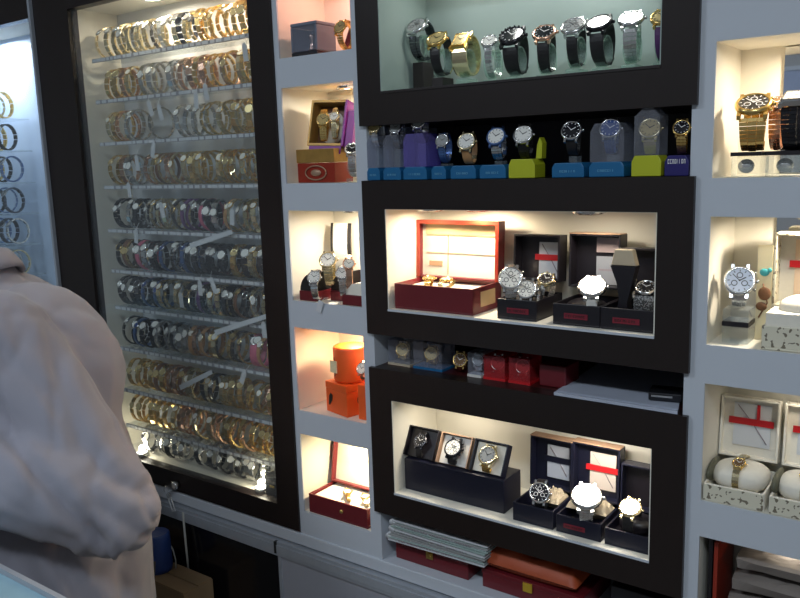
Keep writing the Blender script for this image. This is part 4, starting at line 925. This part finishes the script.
# face, ears, hands joined to the same body mesh
M = Matrix.Translation(hd-O0) @ Matrix(((F_.x, S_.x, 0, 0), (F_.y, S_.y, 0, 0), (0, 0, 1, 0), (0, 0, 0, 1))) @ Matrix.Rotation(R(18), 4, 'Y')
b.ellipsoid((0, 0, .01), (.098, .076, .118), 28, 18, M).ellipsoid((.03, 0, -.055), (.062, .055, .055), 20, 12, M)
b.ellipsoid((.100, 0, -.012), (.018, .012, .026), 12, 8, M).ellipsoid((.088, 0, -.052), (.012, .024, .007), 12, 8, M).ellipsoid((.086, 0, -.062), (.012, .021, .007), 12, 8, M)
for s in (-1, 1): b.ellipsoid((-.005, s*.078, -.005), (.020, .008, .032), 12, 8, M).ellipsoid((.084, s*.032, .014), (.012, .017, .010), 12, 8, M)
def hand(b, w, d, up):
    d = d.normalized(); sd = d.cross(up).normalized(); up = sd.cross(d)
    b.ellipsoid((0, 0, 0), (.048, .040, .014), 16, 10, Matrix.Translation(w-O0+d*.05) @ Matrix(((d.x, sd.x, up.x, 0), (d.y, sd.y, up.y, 0), (d.z, sd.z, up.z, 0), (0, 0, 0, 1))))
    for k, L in ((-1.5, .062), (-.5, .075), (.5, .080), (1.5, .070)):
        a = w-O0+d*.085+sd*k*.018; q = [a-d*.02, a+d*L*.4-up*.004, a+d*L*.75-up*.016, a+d*L*.95-up*.032]
        b.tube(q, [.009, .0085, .008, .006], 8)
    a = w-O0+d*.02+sd*.03; b.tube([a, a+sd*.03+d*.02-up*.01, a+sd*.036+d*.045-up*.02], [.012, .010, .008], 8)
hand(b, wri, (wri-frm), UP); hand(b, fwr, F_-UP*.2, UP)
b.build('body', skinm, pn)
# hair
h = MB().ellipsoid((-.012, 0, .028), (.106, .086, .110), 28, 18, M); h.v = [v for v in h.v]
h.build('hair', hairm, pn)
for s in (-1, 1): MB().ellipsoid((.092, s*.032, .014), (.006, .011, .006), 12, 8, M).build('eye', dwh, pn)
# shirt: one continuous blended surface
def capsule(b, p0, p1, r0, r1, n=20):
    p0 = Vector(p0); p1 = Vector(p1); d = p1-p0; L = d.length; q = d.to_track_quat('Z', 'Y').to_matrix().to_4x4()
    prof = [(max(1e-4, r0*math.cos(a)), r0*math.sin(a)) for a in [-PI/2+PI/2*k/6 for k in range(7)]] + [(max(1e-4, r1*math.cos(a)), L+r1*math.sin(a)) for a in [PI/2*k/6 for k in range(7)]]
    b.lathe(prof, Matrix.Translation(p0) @ q, n)
def blended(b, voxel, smooth):
    me = b.mesh('tmp', shirtm); o = bpy.data.objects.new('tmp', me); col.objects.link(o)
    r = o.modifiers.new('r', 'REMESH'); r.mode = 'VOXEL'; r.voxel_size = voxel
    s_ = o.modifiers.new('s', 'SMOOTH'); s_.factor = .6; s_.iterations = smooth
    dg = bpy.context.evaluated_depsgraph_get(); m = bpy.data.meshes.new_from_object(o.evaluated_get(dg)); bpy.data.objects.remove(o)
    vs = [v.co.copy() for v in m.vertices]; fs = [tuple(p.vertices) for p in m.polygons]; nm = [v.normal.copy() for v in m.vertices]; bpy.data.meshes.remove(m)
    return vs, fs, nm
CAPS = [(pel-UP*.04, wst, .150, .158), (wst, chs, .158, .158), (chs, sn(24, 378, 1.20), .158, .144), (fsh, sn(-10, 306, 1.22), .068, .064), (sn(24, 378, 1.20), sn(-14, 312, 1.2), .140, .072), (nsh, fsh, .074, .066), (sn(10, 380, 1.12), fsh, .10, .066),
        (nsh, elb, .080, .062), (elb, frm, .061, .060), (frm, wri-(wri-frm).normalized()*.03, .058, .044), (fsh, chs, .068, .125), (sn(-14, 312, 1.2), sn(-22, 288, 1.2), .070, .058), (fsh, fel, .066, .055), (fel, fwr, .052, .042)]
b = MB()
for c in CAPS: capsule(b, c[0]-O0, c[1]-O0, c[2]*K_, c[3]*K_)
vs, fs, nm = blended(b, .006, 4)
CREASE = [([(104, 543), (88, 530), (67, 508), (30, 460), (0, 418), (-40, 372)], .020, .010), ([(150, 493), (112, 480), (82, 440), (62, 385), (48, 330)], .012, .010), ([(70, 541), (35, 532), (0, 522)], .010, .009),
          ([(78, 452), (52, 402), (0, 352)], .008, .010), ([(128, 452), (104, 395), (62, 330), (30, 300)], .006, .009), ([(92, 350), (55, 318), (10, 312)], .005, .008), ([(122, 598), (120, 572), (124, 556)], .012, .008),
          ([(60, 470), (30, 430), (-10, 392)], .005, .008), ([(145, 535), (120, 522), (98, 505)], .006, .008), ([(78, 600), (74, 580), (60, 562)], .008, .010)]
CR = [([sn(x, y, 1.0) for x, y in l], d, w_) for l, d, w_ in CREASE]
def crease(w):
    # cloth grooves, each cut where its line runs across the near side of the shirt
    v = w-CAM; p = CAM + v/(v.dot(FW))*K_; o = 0
    for l, d, w_ in CR:
        best = 9
        for a, b_ in zip(l, l[1:]):
            e = b_-a; t = max(0, min(1, (p-a).dot(e)/e.dot(e))); best = min(best, (p-a-e*t).length)
        if best < .06: o += -.5*d*math.exp(-(best/w_)**2) + .2*d*math.exp(-((best-.024)/.012)**2)
    return o
out = []; ua = (elb-nsh).normalized(); fa = (wri-elb).normalized(); side = ua.cross(FW).normalized()
for v, n in zip(vs, nm):
    w = v+O0; t_ = (w-nsh).dot(ua); da = ((w-nsh)-ua*t_).length
    arm = max(0., min(1., 1-(da-.06)/.06)) if -.05 < t_ < (elb-nsh).length+.06 else 0.
    # drapes run down from the shoulder, sweep to the elbow; cross creases where the sleeve bends
    q = Vector((w.dot(RT)*11+w.z*5.5, w.dot(RT)*2-w.z*2.2, w.y*3))
    f1 = 1-abs(noise.noise(q*1.3)*2.6)-.6*math.exp(-(noise.noise(q*.9+Vector((7, 1, 2)))/.07)**2)
    s2 = (w-nsh).dot(side); f2 = 1-abs(noise.noise(Vector((t_*5, s2*24+t_*6, 4.1)))*2.6)-.8*math.exp(-(noise.noise(Vector((t_*4+3, s2*17+t_*8, 1.7)))/.08)**2)
    de = (w-elb).length; f3 = noise.noise(Vector(((w-elb).dot(fa)*30, (w-elb).dot(ua)*60, 1)))
    out.append(v + n*(.0065*f1*(1-arm) + .006*f2*arm + .006*f3*math.exp(-(de/.09)**2) - .002 + .003*noise.noise(w*9) + (crease(w) if n.dot(FW) < .1 else 0)))
MB().add(out, fs, None, True).build('shirt', shirtm, pn)
# collar, a folded band leaning with the neck
ax = (sn(-44, 250, 1.2)-sn(-22, 290, 1.2)).normalized(); cc = sn(-21, 275, 1.20)-O0
zq = ax; xq = S_.cross(zq).normalized(); yq = zq.cross(xq)
Mc = Matrix(((xq.x, yq.x, zq.x, cc.x), (xq.y, yq.y, zq.y, cc.y), (xq.z, yq.z, zq.z, cc.z), (0, 0, 0, 1)))
b = MB(); vs = []; n = 40
prof = [(.068, -.018), (.0685, -.006), (.064, .012), (.060, .022), (.0575, .024), (.056, .020), (.060, -.014)]
for i in range(n+1):
    a = 2*PI*i/n
    for r, z in prof: vs.append((r*math.cos(a)*1.02, r*math.sin(a), z+.003*math.cos(a*1)))
K = len(prof)
b.add(vs, [(i*K+k, (i+1)*K+k, (i+1)*K+(k+1) % K, i*K+(k+1) % K) for i in range(n) for k in range(K)], Mc, True).build('collar', shirtm, pn)
# cuff and button line
b = MB().lathe([(.040, 0), (.042, .004), (.041, .05), (.039, .053)], Matrix.Translation(wri-O0-(wri-frm).normalized()*.05) @ (wri-frm).normalized().to_track_quat('Z', 'Y').to_matrix().to_4x4(), 24); b.build('cuff', shirtm, pn)
# trousers and shoes
tp = [pel+UP*.02, pel+hps[0]-UP*.02, knees[0], ank[0], pel+hps[1]-UP*.02, knees[1], ank[1]]
vs, fs, nm = skin_mesh([p-O0 for p in tp], [(0,1),(1,2),(2,3),(0,4),(4,5),(5,6)], [.13,.10,.075,.06,.10,.075,.06], 0, 2)
MB().add(vs, fs, None, True).build('trousers', trousm, pn)
for i in (0, 1):
    a = ank[i]-O0; ang = math.atan2(F_.y, F_.x)
    MB().ellipsoid((.055, 0, .037), (.14, .050, .036), 20, 10, Matrix.Translation((a.x, a.y, 0)) @ Matrix.Rotation(ang, 4, 'Z'), .8).build('shoe', shoem, pn)

# ---------------------------------------------------------------- camera, world, view
cd = bpy.data.cameras.new('camera'); co = bpy.data.objects.new('camera', cd); col.objects.link(co)
cd.sensor_width = 36; cd.lens = FPX/800*36; cd.clip_start = .02
mw = Matrix(((RT.x, -DN.x, -FW.x, CAM.x), (RT.y, -DN.y, -FW.y, CAM.y), (RT.z, -DN.z, -FW.z, CAM.z), (0, 0, 0, 1)))
co.matrix_world = mw; sc = bpy.context.scene; sc.camera = co
w = bpy.data.worlds.new('w'); sc.world = w; w.use_nodes = True
w.node_tree.nodes['Background'].inputs[0].default_value = (.6, .75, 1, 1); w.node_tree.nodes['Background'].inputs[1].default_value = .15
sc.view_settings.view_transform = 'Standard'; sc.view_settings.look = 'None'; sc.view_settings.gamma = 1; sc.view_settings.use_curve_mapping = False
sc.view_settings.exposure = 0.0
sc.cycles.use_denoising = True
sc.cycles.max_bounces = 8; sc.cycles.transparent_max_bounces = 24; sc.cycles.sample_clamp_indirect = 3
